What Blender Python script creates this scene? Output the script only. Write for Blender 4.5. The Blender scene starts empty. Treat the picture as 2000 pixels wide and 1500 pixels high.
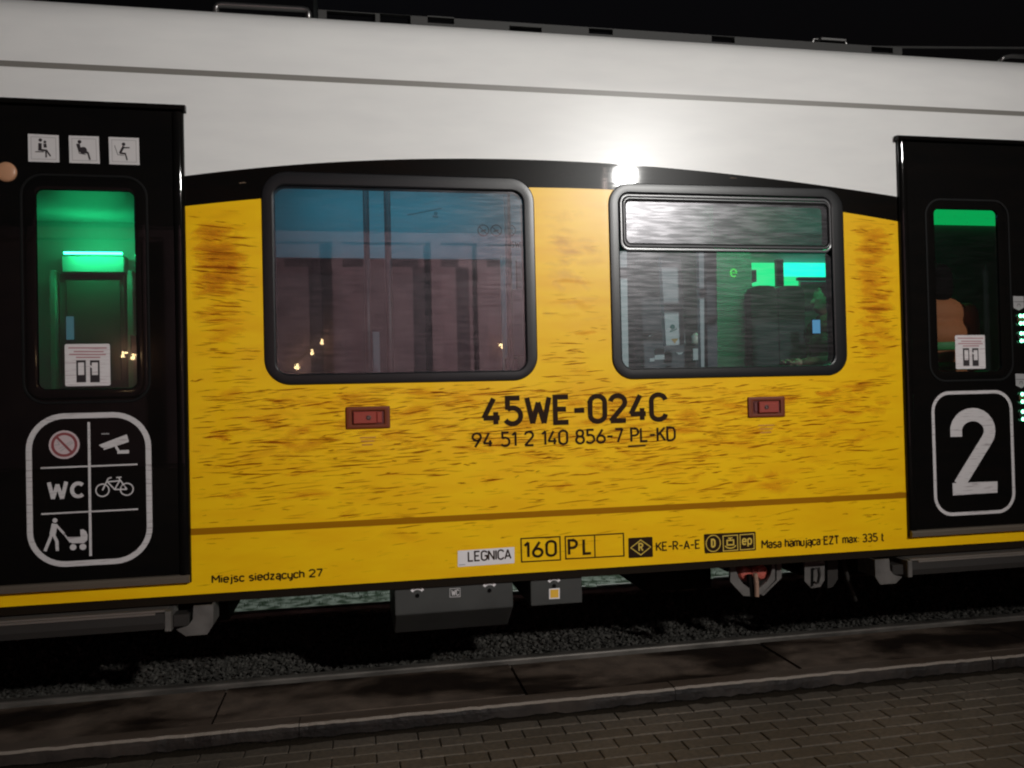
import bpy, bmesh, math, random
from mathutils import Vector, Matrix
from math import sin, cos, pi, radians
random.seed(7)
sc = bpy.context.scene
COL = sc.collection

# ------------------------------------------------------------------ camera
CAM = Vector((0.0, -4.0, 1.63))
F, YAW, PIT, ROL = 1576.7, 0.188757, 0.0139729, -0.0230012
def turn(x, y, z):
    c, s = cos(ROL), sin(ROL); x, z = c*x - s*z, s*x + c*z
    c, s = cos(PIT), sin(PIT); y, z = c*y - s*z, s*y + c*z
    c, s = cos(YAW), sin(YAW); x, y = c*x + s*y, -s*x + c*y
    return Vector((x, y, z))
cd = bpy.data.cameras.new('camera'); cam = bpy.data.objects.new('camera', cd); COL.objects.link(cam)
cd.sensor_width = 36; cd.lens = 36*F/2000; cd.clip_start = .05; cd.clip_end = 3000
r, u, b = turn(1, 0, 0), turn(0, 0, 1), -turn(0, 1, 0)
cam.matrix_world = Matrix(((r.x, u.x, b.x, CAM.x), (r.y, u.y, b.y, CAM.y), (r.z, u.z, b.z, CAM.z), (0, 0, 0, 1)))
sc.camera = cam
def P(px, py, Y=0.0):                       # photo pixel -> point on the plane y = Y
    d = turn((px-1000)/F, 1, -(py-750)/F)
    return CAM + d*((Y-CAM.y)/d.y)
def G(px, py, z=0.0):                       # photo pixel -> point on the ground z
    d = turn((px-1000)/F, 1, -(py-750)/F)
    return CAM + d*((z-CAM.z)/d.z)

# ------------------------------------------------------------------ world and lights
w = bpy.data.worlds.new('World'); sc.world = w; w.use_nodes = True
nt = w.node_tree; bg = nt.nodes['Background']
sky = nt.nodes.new('ShaderNodeTexSky'); sky.sky_type = 'NISHITA'; sky.sun_disc = False
sky.sun_elevation = radians(-4.0); sky.sun_rotation = radians(200)
nt.links.new(sky.outputs[0], bg.inputs[0]); bg.inputs[1].default_value = 0.15
LAMP_L = 9.5
_d = turn((1222-1000)/F, 1, -(343-750)/F); _t = (4+LAMP_L)/_d.y
LAMP = Vector((_d.x*_t, -LAMP_L, CAM.z + _d.z*_t))          # mirrored in the carriage side
def area(name, loc, aim, power, color, size, spread=180):
    l = bpy.data.lights.new(name, 'AREA'); l.shape = 'DISK'; l.size = size; l.energy = power; l.color = color; l.spread = radians(spread)
    o = bpy.data.objects.new(name, l); COL.objects.link(o); o.location = loc
    o.rotation_euler = (Vector(aim)-Vector(loc)).to_track_quat('-Z', 'Y').to_euler()
    return o
sc.view_settings.view_transform = 'Standard'; sc.view_settings.look = 'None'
sc.view_settings.exposure = 0; sc.view_settings.gamma = 1
sc.cycles.filter_width = 2.1; sc.cycles.max_bounces = 8; sc.cycles.transparent_max_bounces = 64
sc.cycles.sample_clamp_indirect = 4
sc.cycles.caustics_reflective = False; sc.cycles.caustics_refractive = False
try:
    sc.cycles.use_denoising = True; sc.cycles.denoiser = 'OPENIMAGEDENOISE'
except Exception: pass

# ------------------------------------------------------------------ materials
def mat(name, col=(.5,.5,.5), rough=.6, metal=0, coat=0, coat_r=.05, spec=.5, emit=None, estr=0):
    m = bpy.data.materials.new(name); m.use_nodes = True
    p = m.node_tree.nodes['Principled BSDF']
    p.inputs['Base Color'].default_value = (*col, 1); p.inputs['Roughness'].default_value = rough
    p.inputs['Metallic'].default_value = metal; p.inputs['Specular IOR Level'].default_value = spec
    p.inputs['Coat Weight'].default_value = coat; p.inputs['Coat Roughness'].default_value = coat_r
    if emit:
        p.inputs['Emission Color'].default_value = (*emit, 1); p.inputs['Emission Strength'].default_value = estr
    return m
def nodes_of(m): return m.node_tree.nodes, m.node_tree.links, m.node_tree.nodes['Principled BSDF']
def add_noise(m, scale=(1,1,1), sc_=5, detail=4, c0=(.1,.1,.1), c1=(.3,.3,.3), lo=.35, hi=.65, coords='Object'):
    n, l, p = nodes_of(m)
    tc = n.new('ShaderNodeTexCoord'); mp = n.new('ShaderNodeMapping'); mp.inputs['Scale'].default_value = scale
    tx = n.new('ShaderNodeTexNoise'); tx.inputs['Scale'].default_value = sc_; tx.inputs['Detail'].default_value = detail
    rp = n.new('ShaderNodeValToRGB'); rp.color_ramp.elements[0].position = lo; rp.color_ramp.elements[1].position = hi
    rp.color_ramp.elements[0].color = (*c0, 1); rp.color_ramp.elements[1].color = (*c1, 1)
    l.new(tc.outputs[coords], mp.inputs[0]); l.new(mp.outputs[0], tx.inputs[0]); l.new(tx.outputs[0], rp.inputs[0])
    l.new(rp.outputs[0], p.inputs['Base Color'])
    return tx, rp, mp
def add_bump(m, scale=(1,1,1), sc_=20, strength=.3, dist=.01, detail=3):
    n, l, p = nodes_of(m)
    tc = n.new('ShaderNodeTexCoord'); mp = n.new('ShaderNodeMapping'); mp.inputs['Scale'].default_value = scale
    tx = n.new('ShaderNodeTexNoise'); tx.inputs['Scale'].default_value = sc_; tx.inputs['Detail'].default_value = detail
    bp = n.new('ShaderNodeBump'); bp.inputs['Strength'].default_value = strength; bp.inputs['Distance'].default_value = dist
    l.new(tc.outputs['Object'], mp.inputs[0]); l.new(mp.outputs[0], tx.inputs[0]); l.new(tx.outputs[0], bp.inputs['Height'])
    l.new(bp.outputs[0], p.inputs['Normal'])
    if 'Coat Normal' in p.inputs: l.new(bp.outputs[0], p.inputs['Coat Normal'])
def paint(name, col, col2, rough=.38, coat=.6, coat_r=.09, spec=.4, bump=.05):
    m = mat(name, col, rough, coat=coat, coat_r=coat_r, spec=spec)
    add_noise(m, (1.2, 1, 5), 2.5, 5, col2, col, .3, .62)
    add_bump(m, (1.5, 1, 14), 3, bump, .004, 2)
    return m
M = {}
M['white'] = paint('white_paint', (.79,.785,.765), (.75,.745,.73), .30, .35, .05, .22, .03)
M['yellow'] = paint('yellow_paint', (.90,.535,.005), (.85,.455,.004), .31, .22, .035, .22, .03)
M['black_paint'] = paint('black_gloss_paint', (.003,.0025,.002), (.005,.003,.002), .28, .5, .032, .045, .03)
M['door_black'] = paint('door_black_paint', (.003,.0027,.0025), (.0045,.0035,.003), .6, .45, .035, .02, .02)
M['grey_line'] = mat('grey_stripe', (.20,.19,.17), .45, coat=.4, coat_r=.12)
M['brown_line'] = mat('brown_stripe', (.33,.135,.002), .6, coat=.1, coat_r=.05, spec=.05)
M['rubber'] = mat('black_rubber', (.009,.009,.010), .30, spec=.30); add_bump(M['rubber'], (1,1,1), 300, .15, .001)
M['rubber2'] = mat('vent_frame_metal', (.045,.045,.048), .3, metal=.0, spec=.8)
M['seal'] = mat('seal_black', (.005,.005,.005), .6, spec=.15)
M['ink'] = mat('dark_lettering', (.022,.010,.004), .6, spec=.08)
M['decal_white'] = mat('white_decal', (.50,.47,.47), .5); add_noise(M['decal_white'], (3,1,60), 3, 3, (.24,.20,.21), (.55,.52,.52), .32, .44)
M['sticker'] = mat('sticker_white', (.62,.59,.59), .45); add_noise(M['sticker'], (3,1,70), 3, 3, (.42,.33,.35), (.66,.62,.62), .30, .46)
M['sticker_clean'] = mat('sticker_plain', (.60,.575,.57), .5, spec=.1)
M['sticker_pink'] = mat('sticker_red_text', (.42,.20,.22), .5)
M['sticker_grey'] = mat('sticker_line_grey', (.32,.31,.31), .5)
M['sticker_black'] = mat('sticker_black', (.02,.015,.017), .5)
M['red_sign'] = mat('sign_red', (.22,.05,.055), .5)
M['pink_sign'] = mat('sign_pale', (.50,.40,.41), .5)
M['label_white'] = mat('label_white', (.74,.70,.70), .45)
M['orange_lens'] = mat('amber_lens', (.48,.25,.14), .35)
M['threshold'] = mat('threshold_metal', (.16,.13,.10), .45, metal=.5); add_bump(M['threshold'], (2,1,1), 30, .2, .003)
M['step_metal'] = mat('step_metal', (.34,.30,.27), .35, metal=.7)
M['step_dark'] = mat('step_dark', (.026,.023,.021), .6, spec=.2)
M['bracket'] = mat('bracket_grey', (.24,.225,.21), .6); add_noise(M['bracket'], (1,1,1), 12, 4, (.065,.058,.053), (.11,.10,.092))
M['sole'] = mat('sole_bar_dark', (.010,.006,.003), .7, spec=.1)
M['under'] = mat('underframe_dark', (.006,.006,.006), .8, spec=.05); add_noise(M['under'], (1,1,1), 6, 4, (.003,.003,.003), (.010,.009,.008))
M['box_grey'] = mat('box_grey', (.05,.05,.05), .6, spec=.2); add_noise(M['box_grey'], (1,1,1), 4, 5, (.040,.040,.038), (.054,.054,.051))
M['red_valve'] = mat('red_valve', (.42,.09,.065), .45)
M['handle_frame'] = mat('handle_frame_red', (.15,.030,.008), .45, spec=.25)
M['handle_dark'] = mat('handle_recess', (.10,.006,.004), .5)
M['handle_red'] = mat('handle_lever_red', (.30,.052,.036), .45, spec=.2)
M['screw'] = mat('screw_steel', (.16,.10,.09), .35, metal=.6)
M['roof_grey'] = mat('roof_fairing', (.05,.05,.048), .6, spec=.2)
M['roof_dark'] = mat('roof_dark', (.003,.003,.0035), .8, spec=.02)
M['rail_bar'] = mat('handrail_steel', (.20,.195,.19), .32, metal=.9)
M['wall_in'] = mat('interior_wall', (.50,.53,.54), .45)
M['wall_low_dim'] = mat('lower_wall_dimmed', (.010,.011,.012), .7, spec=.1)  # wall colour darkened so the interior stays dim behind the reflection
M['wall_dark'] = mat('interior_dark_panel', (.10,.105,.12), .6)
M['floor_in'] = mat('interior_floor', (.06,.06,.065), .7)
M['pole_in'] = mat('interior_pole', (.008,.010,.012), .4, spec=.3)
M['seat'] = mat('seat_cloth', (.035,.05,.055), .85)
M['teal_in'] = mat('interior_pale_post', (.62,.66,.65), .5)
M['steel_rail'] = mat('rail_rust', (.10,.075,.055), .6, metal=.3); add_noise(M['steel_rail'], (1,6,6), 6, 4, (.045,.032,.024), (.13,.10,.075))
M['rail_head'] = mat('rail_head', (.22,.20,.18), .38, metal=.65); add_noise(M['rail_head'], (1.2,4,4), 3, 5, (.11,.10,.09), (.26,.235,.21))
M['slab'] = mat('slab_concrete', (.08,.06,.05), .75)
def slab_nodes(m, base_lo, base_hi):
    n, l, p = nodes_of(m)
    tx, rp, mp = add_noise(m, (1,1,1), 9, 6, base_lo, base_hi, .3, .7)
    tc = n.new('ShaderNodeTexCoord'); mp2 = n.new('ShaderNodeMapping'); mp2.inputs['Scale'].default_value = (.55,1.4,1); mp2.inputs['Location'].default_value = (.35,.2,0)
    t2 = n.new('ShaderNodeTexNoise'); t2.inputs['Scale'].default_value = 1.9; t2.inputs['Detail'].default_value = 5; t2.inputs['Distortion'].default_value = .4
    r2 = n.new('ShaderNodeValToRGB'); r2.color_ramp.elements[0].position = .41; r2.color_ramp.elements[1].position = .53
    r2.color_ramp.elements[0].color = (.16,.14,.13,1); r2.color_ramp.elements[1].color = (1,1,1,1)
    mx = n.new('ShaderNodeMix'); mx.data_type = 'RGBA'; mx.blend_type = 'MULTIPLY'; mx.inputs[0].default_value = 1
    l.new(tc.outputs['Generated' if False else 'Object'], mp2.inputs[0]); l.new(mp2.outputs[0], t2.inputs[0]); l.new(t2.outputs[0], r2.inputs[0])
    l.new(rp.outputs[0], mx.inputs[6]); l.new(r2.outputs[0], mx.inputs[7]); l.new(mx.outputs[2], p.inputs['Base Color'])
    r3 = n.new('ShaderNodeMapRange'); r3.inputs[1].default_value = .44; r3.inputs[2].default_value = .56; r3.inputs[3].default_value = .5; r3.inputs[4].default_value = .85
    l.new(t2.outputs[0], r3.inputs[0]); l.new(r3.outputs[0], p.inputs['Roughness'])
    add_bump(m, (1,1,1), 40, .5, .006, 6)
slab_nodes(M['slab'], (.060,.040,.028), (.125,.088,.064))
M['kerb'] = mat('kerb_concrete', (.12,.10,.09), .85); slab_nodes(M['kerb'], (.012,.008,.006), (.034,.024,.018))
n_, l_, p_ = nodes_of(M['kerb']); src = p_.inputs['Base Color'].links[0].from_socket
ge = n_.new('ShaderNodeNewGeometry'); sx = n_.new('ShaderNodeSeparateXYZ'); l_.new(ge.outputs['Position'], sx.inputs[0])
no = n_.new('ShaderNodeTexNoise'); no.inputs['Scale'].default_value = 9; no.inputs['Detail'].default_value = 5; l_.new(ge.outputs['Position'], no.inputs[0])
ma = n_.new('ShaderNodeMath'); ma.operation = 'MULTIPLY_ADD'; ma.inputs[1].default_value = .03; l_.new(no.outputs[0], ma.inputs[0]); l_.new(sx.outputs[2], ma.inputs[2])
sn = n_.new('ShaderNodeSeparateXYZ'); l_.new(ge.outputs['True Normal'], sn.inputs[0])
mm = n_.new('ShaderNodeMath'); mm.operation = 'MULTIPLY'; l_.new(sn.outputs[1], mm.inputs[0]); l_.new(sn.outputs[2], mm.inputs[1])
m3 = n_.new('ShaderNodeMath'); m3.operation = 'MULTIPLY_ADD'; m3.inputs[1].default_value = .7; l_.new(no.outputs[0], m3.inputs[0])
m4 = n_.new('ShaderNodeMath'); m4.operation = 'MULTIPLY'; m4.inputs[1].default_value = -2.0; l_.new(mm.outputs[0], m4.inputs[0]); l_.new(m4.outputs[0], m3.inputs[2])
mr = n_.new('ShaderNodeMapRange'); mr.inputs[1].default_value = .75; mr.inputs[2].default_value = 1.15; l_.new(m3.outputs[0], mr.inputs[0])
mk = n_.new('ShaderNodeMix'); mk.data_type = 'RGBA'; l_.new(mr.outputs[0], mk.inputs[0]); l_.new(src, mk.inputs[6]); mk.inputs[7].default_value = (.21,.175,.145,1)  # highlight of the worn front chamfer painted in as a paler colour
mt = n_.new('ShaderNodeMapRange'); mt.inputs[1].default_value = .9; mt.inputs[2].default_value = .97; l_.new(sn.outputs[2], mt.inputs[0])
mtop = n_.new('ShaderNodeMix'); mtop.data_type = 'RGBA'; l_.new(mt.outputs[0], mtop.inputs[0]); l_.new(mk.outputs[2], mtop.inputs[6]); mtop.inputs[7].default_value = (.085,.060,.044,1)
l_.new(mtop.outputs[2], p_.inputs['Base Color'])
M['dirt'] = mat('dirt', (.035,.027,.019), .95); add_bump(M['dirt'], (1,1,1), 60, .6, .01, 5)
M['stone'] = mat('ballast_stone', (.10,.10,.095), .85)
def rand_tint(m, c0, c1, attr=True):
    n, l, p = nodes_of(m)
    oi = n.new('ShaderNodeObjectInfo'); rp = n.new('ShaderNodeValToRGB')
    rp.color_ramp.elements[0].color = (*c0,1); rp.color_ramp.elements[1].color = (*c1,1)
    l.new(oi.outputs['Random'], rp.inputs[0])
    tc = n.new('ShaderNodeTexCoord'); tx = n.new('ShaderNodeTexNoise'); tx.inputs['Scale'].default_value = 45; tx.inputs['Detail'].default_value = 5
    t2 = n.new('ShaderNodeTexNoise'); t2.inputs['Scale'].default_value = 1.1; t2.inputs['Detail'].default_value = 4
    geo = n.new('ShaderNodeNewGeometry')
    l.new(geo.outputs['Position'], tx.inputs[0]); l.new(geo.outputs['Position'], t2.inputs[0])
    mr = n.new('ShaderNodeMapRange'); mr.inputs[1].default_value = .3; mr.inputs[2].default_value = .7; mr.inputs[3].default_value = .72; mr.inputs[4].default_value = 1.2
    m2 = n.new('ShaderNodeMapRange'); m2.inputs[1].default_value = .35; m2.inputs[2].default_value = .65; m2.inputs[3].default_value = .7; m2.inputs[4].default_value = 1.12
    mu = n.new('ShaderNodeMath'); mu.operation = 'MULTIPLY'
    l.new(tx.outputs[0], mr.inputs[0]); l.new(t2.outputs[0], m2.inputs[0]); l.new(mr.outputs[0], mu.inputs[0]); l.new(m2.outputs[0], mu.inputs[1])
    hs = n.new('ShaderNodeHueSaturation'); l.new(rp.outputs[0], hs.inputs['Color']); l.new(mu.outputs[0], hs.inputs['Value'])
    l.new(hs.outputs[0], p.inputs['Base Color'])
M['paver'] = mat('paver_concrete', (.09,.08,.07), .8); rand_tint(M['paver'], (.086,.067,.048), (.108,.087,.066)); add_bump(M['paver'], (1,1,1), 90, .4, .003, 5)
M['skin'] = mat('skin', (.45,.28,.21), .5)
M['hair'] = mat('hair_dark', (.005,.004,.0035), .8, spec=.05)
M['jacket_brown'] = mat('jacket_brown', (.16,.10,.06), .8)
M['jacket_orange'] = mat('jacket_orange', (.48,.16,.06), .75)
M['band_green'] = mat('vest_green_band', (.05,.25,.07), .6)
M['trousers'] = mat('trousers_dark', (.03,.035,.05), .85)
M['shoe'] = mat('shoe_black', (.015,.015,.015), .5)
def emitter(name, col, s):
    m = bpy.data.materials.new(name); m.use_nodes = True; n = m.node_tree.nodes; n.clear()
    e = n.new('ShaderNodeEmission'); o = n.new('ShaderNodeOutputMaterial'); e.inputs[0].default_value = (*col,1); e.inputs[1].default_value = s
    m.node_tree.links.new(e.outputs[0], o.inputs[0]); return m
M['green_tube'] = emitter('green_tube_light', (.02,1.0,.31), 44)
M['green_wall_glow'] = emitter('green_lit_wall', (.0,1.0,.30), 1.3)  # lamplight on the far wall, put in as emission
M['cyan_wall_glow'] = emitter('cyan_lit_wall', (.0,1.0,.58), 2.2)
M['green_led'] = emitter('green_led', (.22,1.0,.52), 7.0)
M['green_icon'] = emitter('green_icon', (.05,1.0,.10), 1.0)
M['blue_strip'] = emitter('cool_ceiling_light', (.13,.66,.92), 3.6)
M['screen'] = emitter('phone_screen', (.16,.48,.80), .75)
M['warm_bulb'] = emitter('warm_bulb', (1.0,.72,.35), 30)
def glass(name, tint, ior=1.75, dirt=.16, rough=.24):
    m = bpy.data.materials.new(name); m.use_nodes = True; n = m.node_tree.nodes; l = m.node_tree.links; n.clear()
    out = n.new('ShaderNodeOutputMaterial'); tr = n.new('ShaderNodeBsdfTransparent'); tr.inputs[0].default_value = (*tint,1)
    gl = n.new('ShaderNodeBsdfGlossy'); gl.inputs['Roughness'].default_value = .012
    fr = n.new('ShaderNodeFresnel'); fr.inputs[0].default_value = ior
    mx = n.new('ShaderNodeMixShader'); l.new(fr.outputs[0], mx.inputs[0]); l.new(tr.outputs[0], mx.inputs[1]); l.new(gl.outputs[0], mx.inputs[2])
    # dried streaky film on the pane
    tc = n.new('ShaderNodeTexCoord'); mp = n.new('ShaderNodeMapping'); mp.inputs['Scale'].default_value = (1.6,1,17)
    tx = n.new('ShaderNodeTexNoise'); tx.inputs['Scale'].default_value = 4; tx.inputs['Detail'].default_value = 4; tx.inputs['Distortion'].default_value = .3
    rp = n.new('ShaderNodeMapRange'); rp.inputs[1].default_value = .42; rp.inputs[2].default_value = .62; rp.inputs[3].default_value = dirt*.5; rp.inputs[4].default_value = dirt
    l.new(tc.outputs['Object'], mp.inputs[0]); l.new(mp.outputs[0], tx.inputs[0]); l.new(tx.outputs[0], rp.inputs[0])
    rg = n.new('ShaderNodeBsdfGlossy'); rg.inputs['Roughness'].default_value = rough; rg.inputs[0].default_value = (.8,.78,.82,1)
    df = n.new('ShaderNodeBsdfDiffuse'); df.inputs[0].default_value = (.34,.28,.31,1)
    dm = n.new('ShaderNodeMixShader'); dm.inputs[0].default_value = .35; l.new(rg.outputs[0], dm.inputs[1]); l.new(df.outputs[0], dm.inputs[2])
    m2 = n.new('ShaderNodeMixShader'); l.new(rp.outputs[0], m2.inputs[0]); l.new(mx.outputs[0], m2.inputs[1]); l.new(dm.outputs[0], m2.inputs[2])
    l.new(m2.outputs[0], out.inputs[0]); return m
M['glass'] = glass('tinted_window_glass', (.60,.70,.72), dirt=.075)
M['glass2'] = glass('streaky_window_glass', (.62,.70,.72), dirt=.075, rough=.30)
M['glass_vent'] = glass('vent_window_glass', (.42,.46,.48), dirt=.11, rough=.27)
M['glass_door'] = glass('door_window_glass', (.70,.74,.74), dirt=.03)
def streak_mat(name, col, rough=.6, sp_=.05):
    m = mat(name, col, rough, spec=sp_); n, l, p = nodes_of(m)
    at = n.new('ShaderNodeAttribute'); at.attribute_name = 'streak'
    sp = n.new('ShaderNodeSeparateColor'); l.new(at.outputs['Color'], sp.inputs[0])
    l.new(sp.outputs[0], p.inputs['Alpha'])
    return m
M['streak_brown'] = streak_mat('rust_streaks', (.29,.047,.001))
M['streak_pale_sheen'] = streak_mat('pale_dirt_and_sheen', (.72,.50,.34), .5, .1)  # pale dirt, and the lamp's sheen painted between the windows
M['streak_haze'] = streak_mat('orange_film', (.70,.27,.012))

# ------------------------------------------------------------------ builders
class MB:
    def __init__(s): s.v = []; s.f = []; s.c = []
    def poly(s, pts, c=None):
        i = len(s.v); s.v += [tuple(p) for p in pts]; s.f.append(tuple(range(i, i+len(pts))))
        s.c += (c if c else [1.0]*len(pts)); return s
    def box(s, x0, x1, y0, y1, z0, z1):
        i = len(s.v); s.v += [(x,y,z) for z in (z0,z1) for y in (y0,y1) for x in (x0,x1)]; s.c += [1]*8
        for f in ((0,2,3,1),(4,5,7,6),(0,1,5,4),(2,6,7,3),(0,4,6,2),(1,3,7,5)): s.f.append(tuple(i+k for k in f))
        return s
    def bbox(s, x0, x1, y0, y1, z0, z1, c=.01):      # box with chamfered edges
        def R(y, k): return [(x0+k,y,z0+k),(x1-k,y,z0+k),(x1-k,y,z1-k),(x0+k,y,z1-k)]
        s.loft([R(y0,c), R(y0+c,0), R(y1-c,0), R(y1,c)], True); return s
    def prism(s, pts, y0, y1):                       # xz outline extruded in y
        a = [(p[0],y0,p[1]) for p in pts]; b2 = [(p[0],y1,p[1]) for p in pts]
        s.loft([a,b2], True); return s
    def extx(s, pts, x0, x1):                        # yz outline extruded in x
        a = [(x0,p[0],p[1]) for p in pts]; b2 = [(x1,p[0],p[1]) for p in pts]
        s.loft([a,b2], True); return s
    def loft(s, rings, caps=False, closed=True):
        i = len(s.v); n = len(rings[0])
        for rg in rings: s.v += [tuple(p) for p in rg]; s.c += [1]*n
        for k in range(len(rings)-1):
            for j in range(n if closed else n-1):
                a = i+k*n+j; b2 = i+k*n+(j+1)%n; s.f.append((a,b2,b2+n,a+n))
        if caps:
            s.f.append(tuple(range(i+n-1, i-1, -1))); s.f.append(tuple(range(i+(len(rings)-1)*n, i+len(rings)*n)))
        return s
    def tube(s, pts, r, n=10):
        rings = []; pts = [Vector(p) for p in pts]
        rr = r if isinstance(r, (list,tuple)) else [r]*len(pts)
        for k, p in enumerate(pts):
            d = (pts[min(k+1,len(pts)-1)]-pts[max(k-1,0)]).normalized()
            a = d.orthogonal().normalized() if k == 0 else (pa - d*pa.dot(d)).normalized()
            pa = a; b2 = d.cross(a)
            rings.append([p+(a*cos(2*pi*j/n)+b2*sin(2*pi*j/n))*rr[k] for j in range(n)])
        s.loft(rings, True); return s
    def build(s, name, m, parent=None, smooth=False, kind=None, label=None, fix=True):
        me = bpy.data.meshes.new(name); me.from_pydata(s.v, [], s.f); me.materials.append(m)
        if fix:
            bm = bmesh.new(); bm.from_mesh(me); bmesh.ops.recalc_face_normals(bm, faces=bm.faces); bm.to_mesh(me); bm.free()
        if smooth: me.polygons.foreach_set('use_smooth', [True]*len(me.polygons))
        o = bpy.data.objects.new(name, me); COL.objects.link(o)
        if parent is not None:
            o.parent = parent
            if parent.type == 'EMPTY': o.matrix_parent_inverse = Matrix.Translation(-parent.location)
        if kind: o['kind'] = kind
        if label: o['label'] = label
        return o
def thing(name, label, cat, loc=(0,0,0), group=None):
    o = bpy.data.objects.new(name, None); COL.objects.link(o); o.location = loc; o.empty_display_size = .2
    o['label'] = label; o['category'] = cat
    if group: o['group'] = group
    return o
def tag(o, label, cat, group=None):
    o['label'] = label; o['category'] = cat
    if group: o['group'] = group
    return o
def smooth_by_angle(o, a=40):
    me = o.data
    try: me.set_sharp_from_angle(angle=radians(a))
    except Exception: pass
    me.polygons.foreach_set('use_smooth', [True]*len(me.polygons))

# flat decals on a plane y = Y; several layers step forward by LAY so that no faces coincide
LAY = .00012
class Decal(MB):
    def __init__(s, Y): super().__init__(); s.Y = Y; s.k = 0
    def y(s): s.k += 1; return s.Y - (s.k % 5)*LAY
    def area(s, pts):
        y = s.y(); return s.poly([(p[0], y, p[1]) for p in pts])
    def stroke(s, pts, wd, closed=False):
        pts = [Vector((p[0],p[1])) for p in pts]
        if not closed:
            for i in range(1, len(pts)-1):
                d1, d2 = pts[i]-pts[i-1], pts[i+1]-pts[i]
                if d1.length > 1e-6 and d2.length > 1e-6 and d1.angle(d2) > 1.2:
                    e1, e2 = d1.normalized()*wd*.5, d2.normalized()*wd*.5
                    if d1.angle(d2) > 1.75: e1, e2 = e1*.12, e2*.12
                    s.stroke(pts[:i]+[pts[i]+e1], wd); s.stroke([pts[i]-e2]+pts[i+1:], wd); return s
        n = len(pts); L = []; Rr = []
        for i, p in enumerate(pts):
            a = pts[(i-1) % n] if (closed or i > 0) else None
            c = pts[(i+1) % n] if (closed or i < n-1) else None
            d1 = (p-a).normalized() if a is not None else None; d2 = (c-p).normalized() if c is not None else None
            if d1 is None: d1 = d2
            if d2 is None: d2 = d1
            t = d1+d2
            t = t.normalized() if t.length > 1e-6 else d1
            nn = Vector((-t.y,t.x)); k = max(.72, nn.dot(Vector((-d1.y,d1.x))))
            L.append(p+nn*wd/2/k); Rr.append(p-nn*wd/2/k)
        y = s.y()
        rings = [[(L[i].x,y,L[i].y),(Rr[i].x,y,Rr[i].y)] for i in range(n)]
        if closed: rings.append(rings[0])
        s.loft(rings, closed=False); return s
    def disc(s, c, r, r2=None, n=24):
        r2 = r2 or r; return s.area([(c[0]+r*cos(2*pi*k/n), c[1]+r2*sin(2*pi*k/n)) for k in range(n)])
def xz(px, py):
    p = P(px, py); return (p.x, p.z)
def zoomxz(x0, y0, k): return lambda a, b2: xz(x0+a/k, y0+b2/k)
def pxw(px, py, n):                          # length of n photo pixels at that place, in metres
    return (P(px+n/2, py)-P(px-n/2, py)).length
def rrect(x0, x1, z0, z1, rad, n=8):
    out = []
    for cx, cz, a0 in ((x1-rad,z1-rad,0),(x0+rad,z1-rad,90),(x0+rad,z0+rad,180),(x1-rad,z0+rad,270)):
        for k in range(n+1):
            a = radians(a0+90*k/n); out.append((cx+rad*cos(a), cz+rad*sin(a)))
    return out

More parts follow.
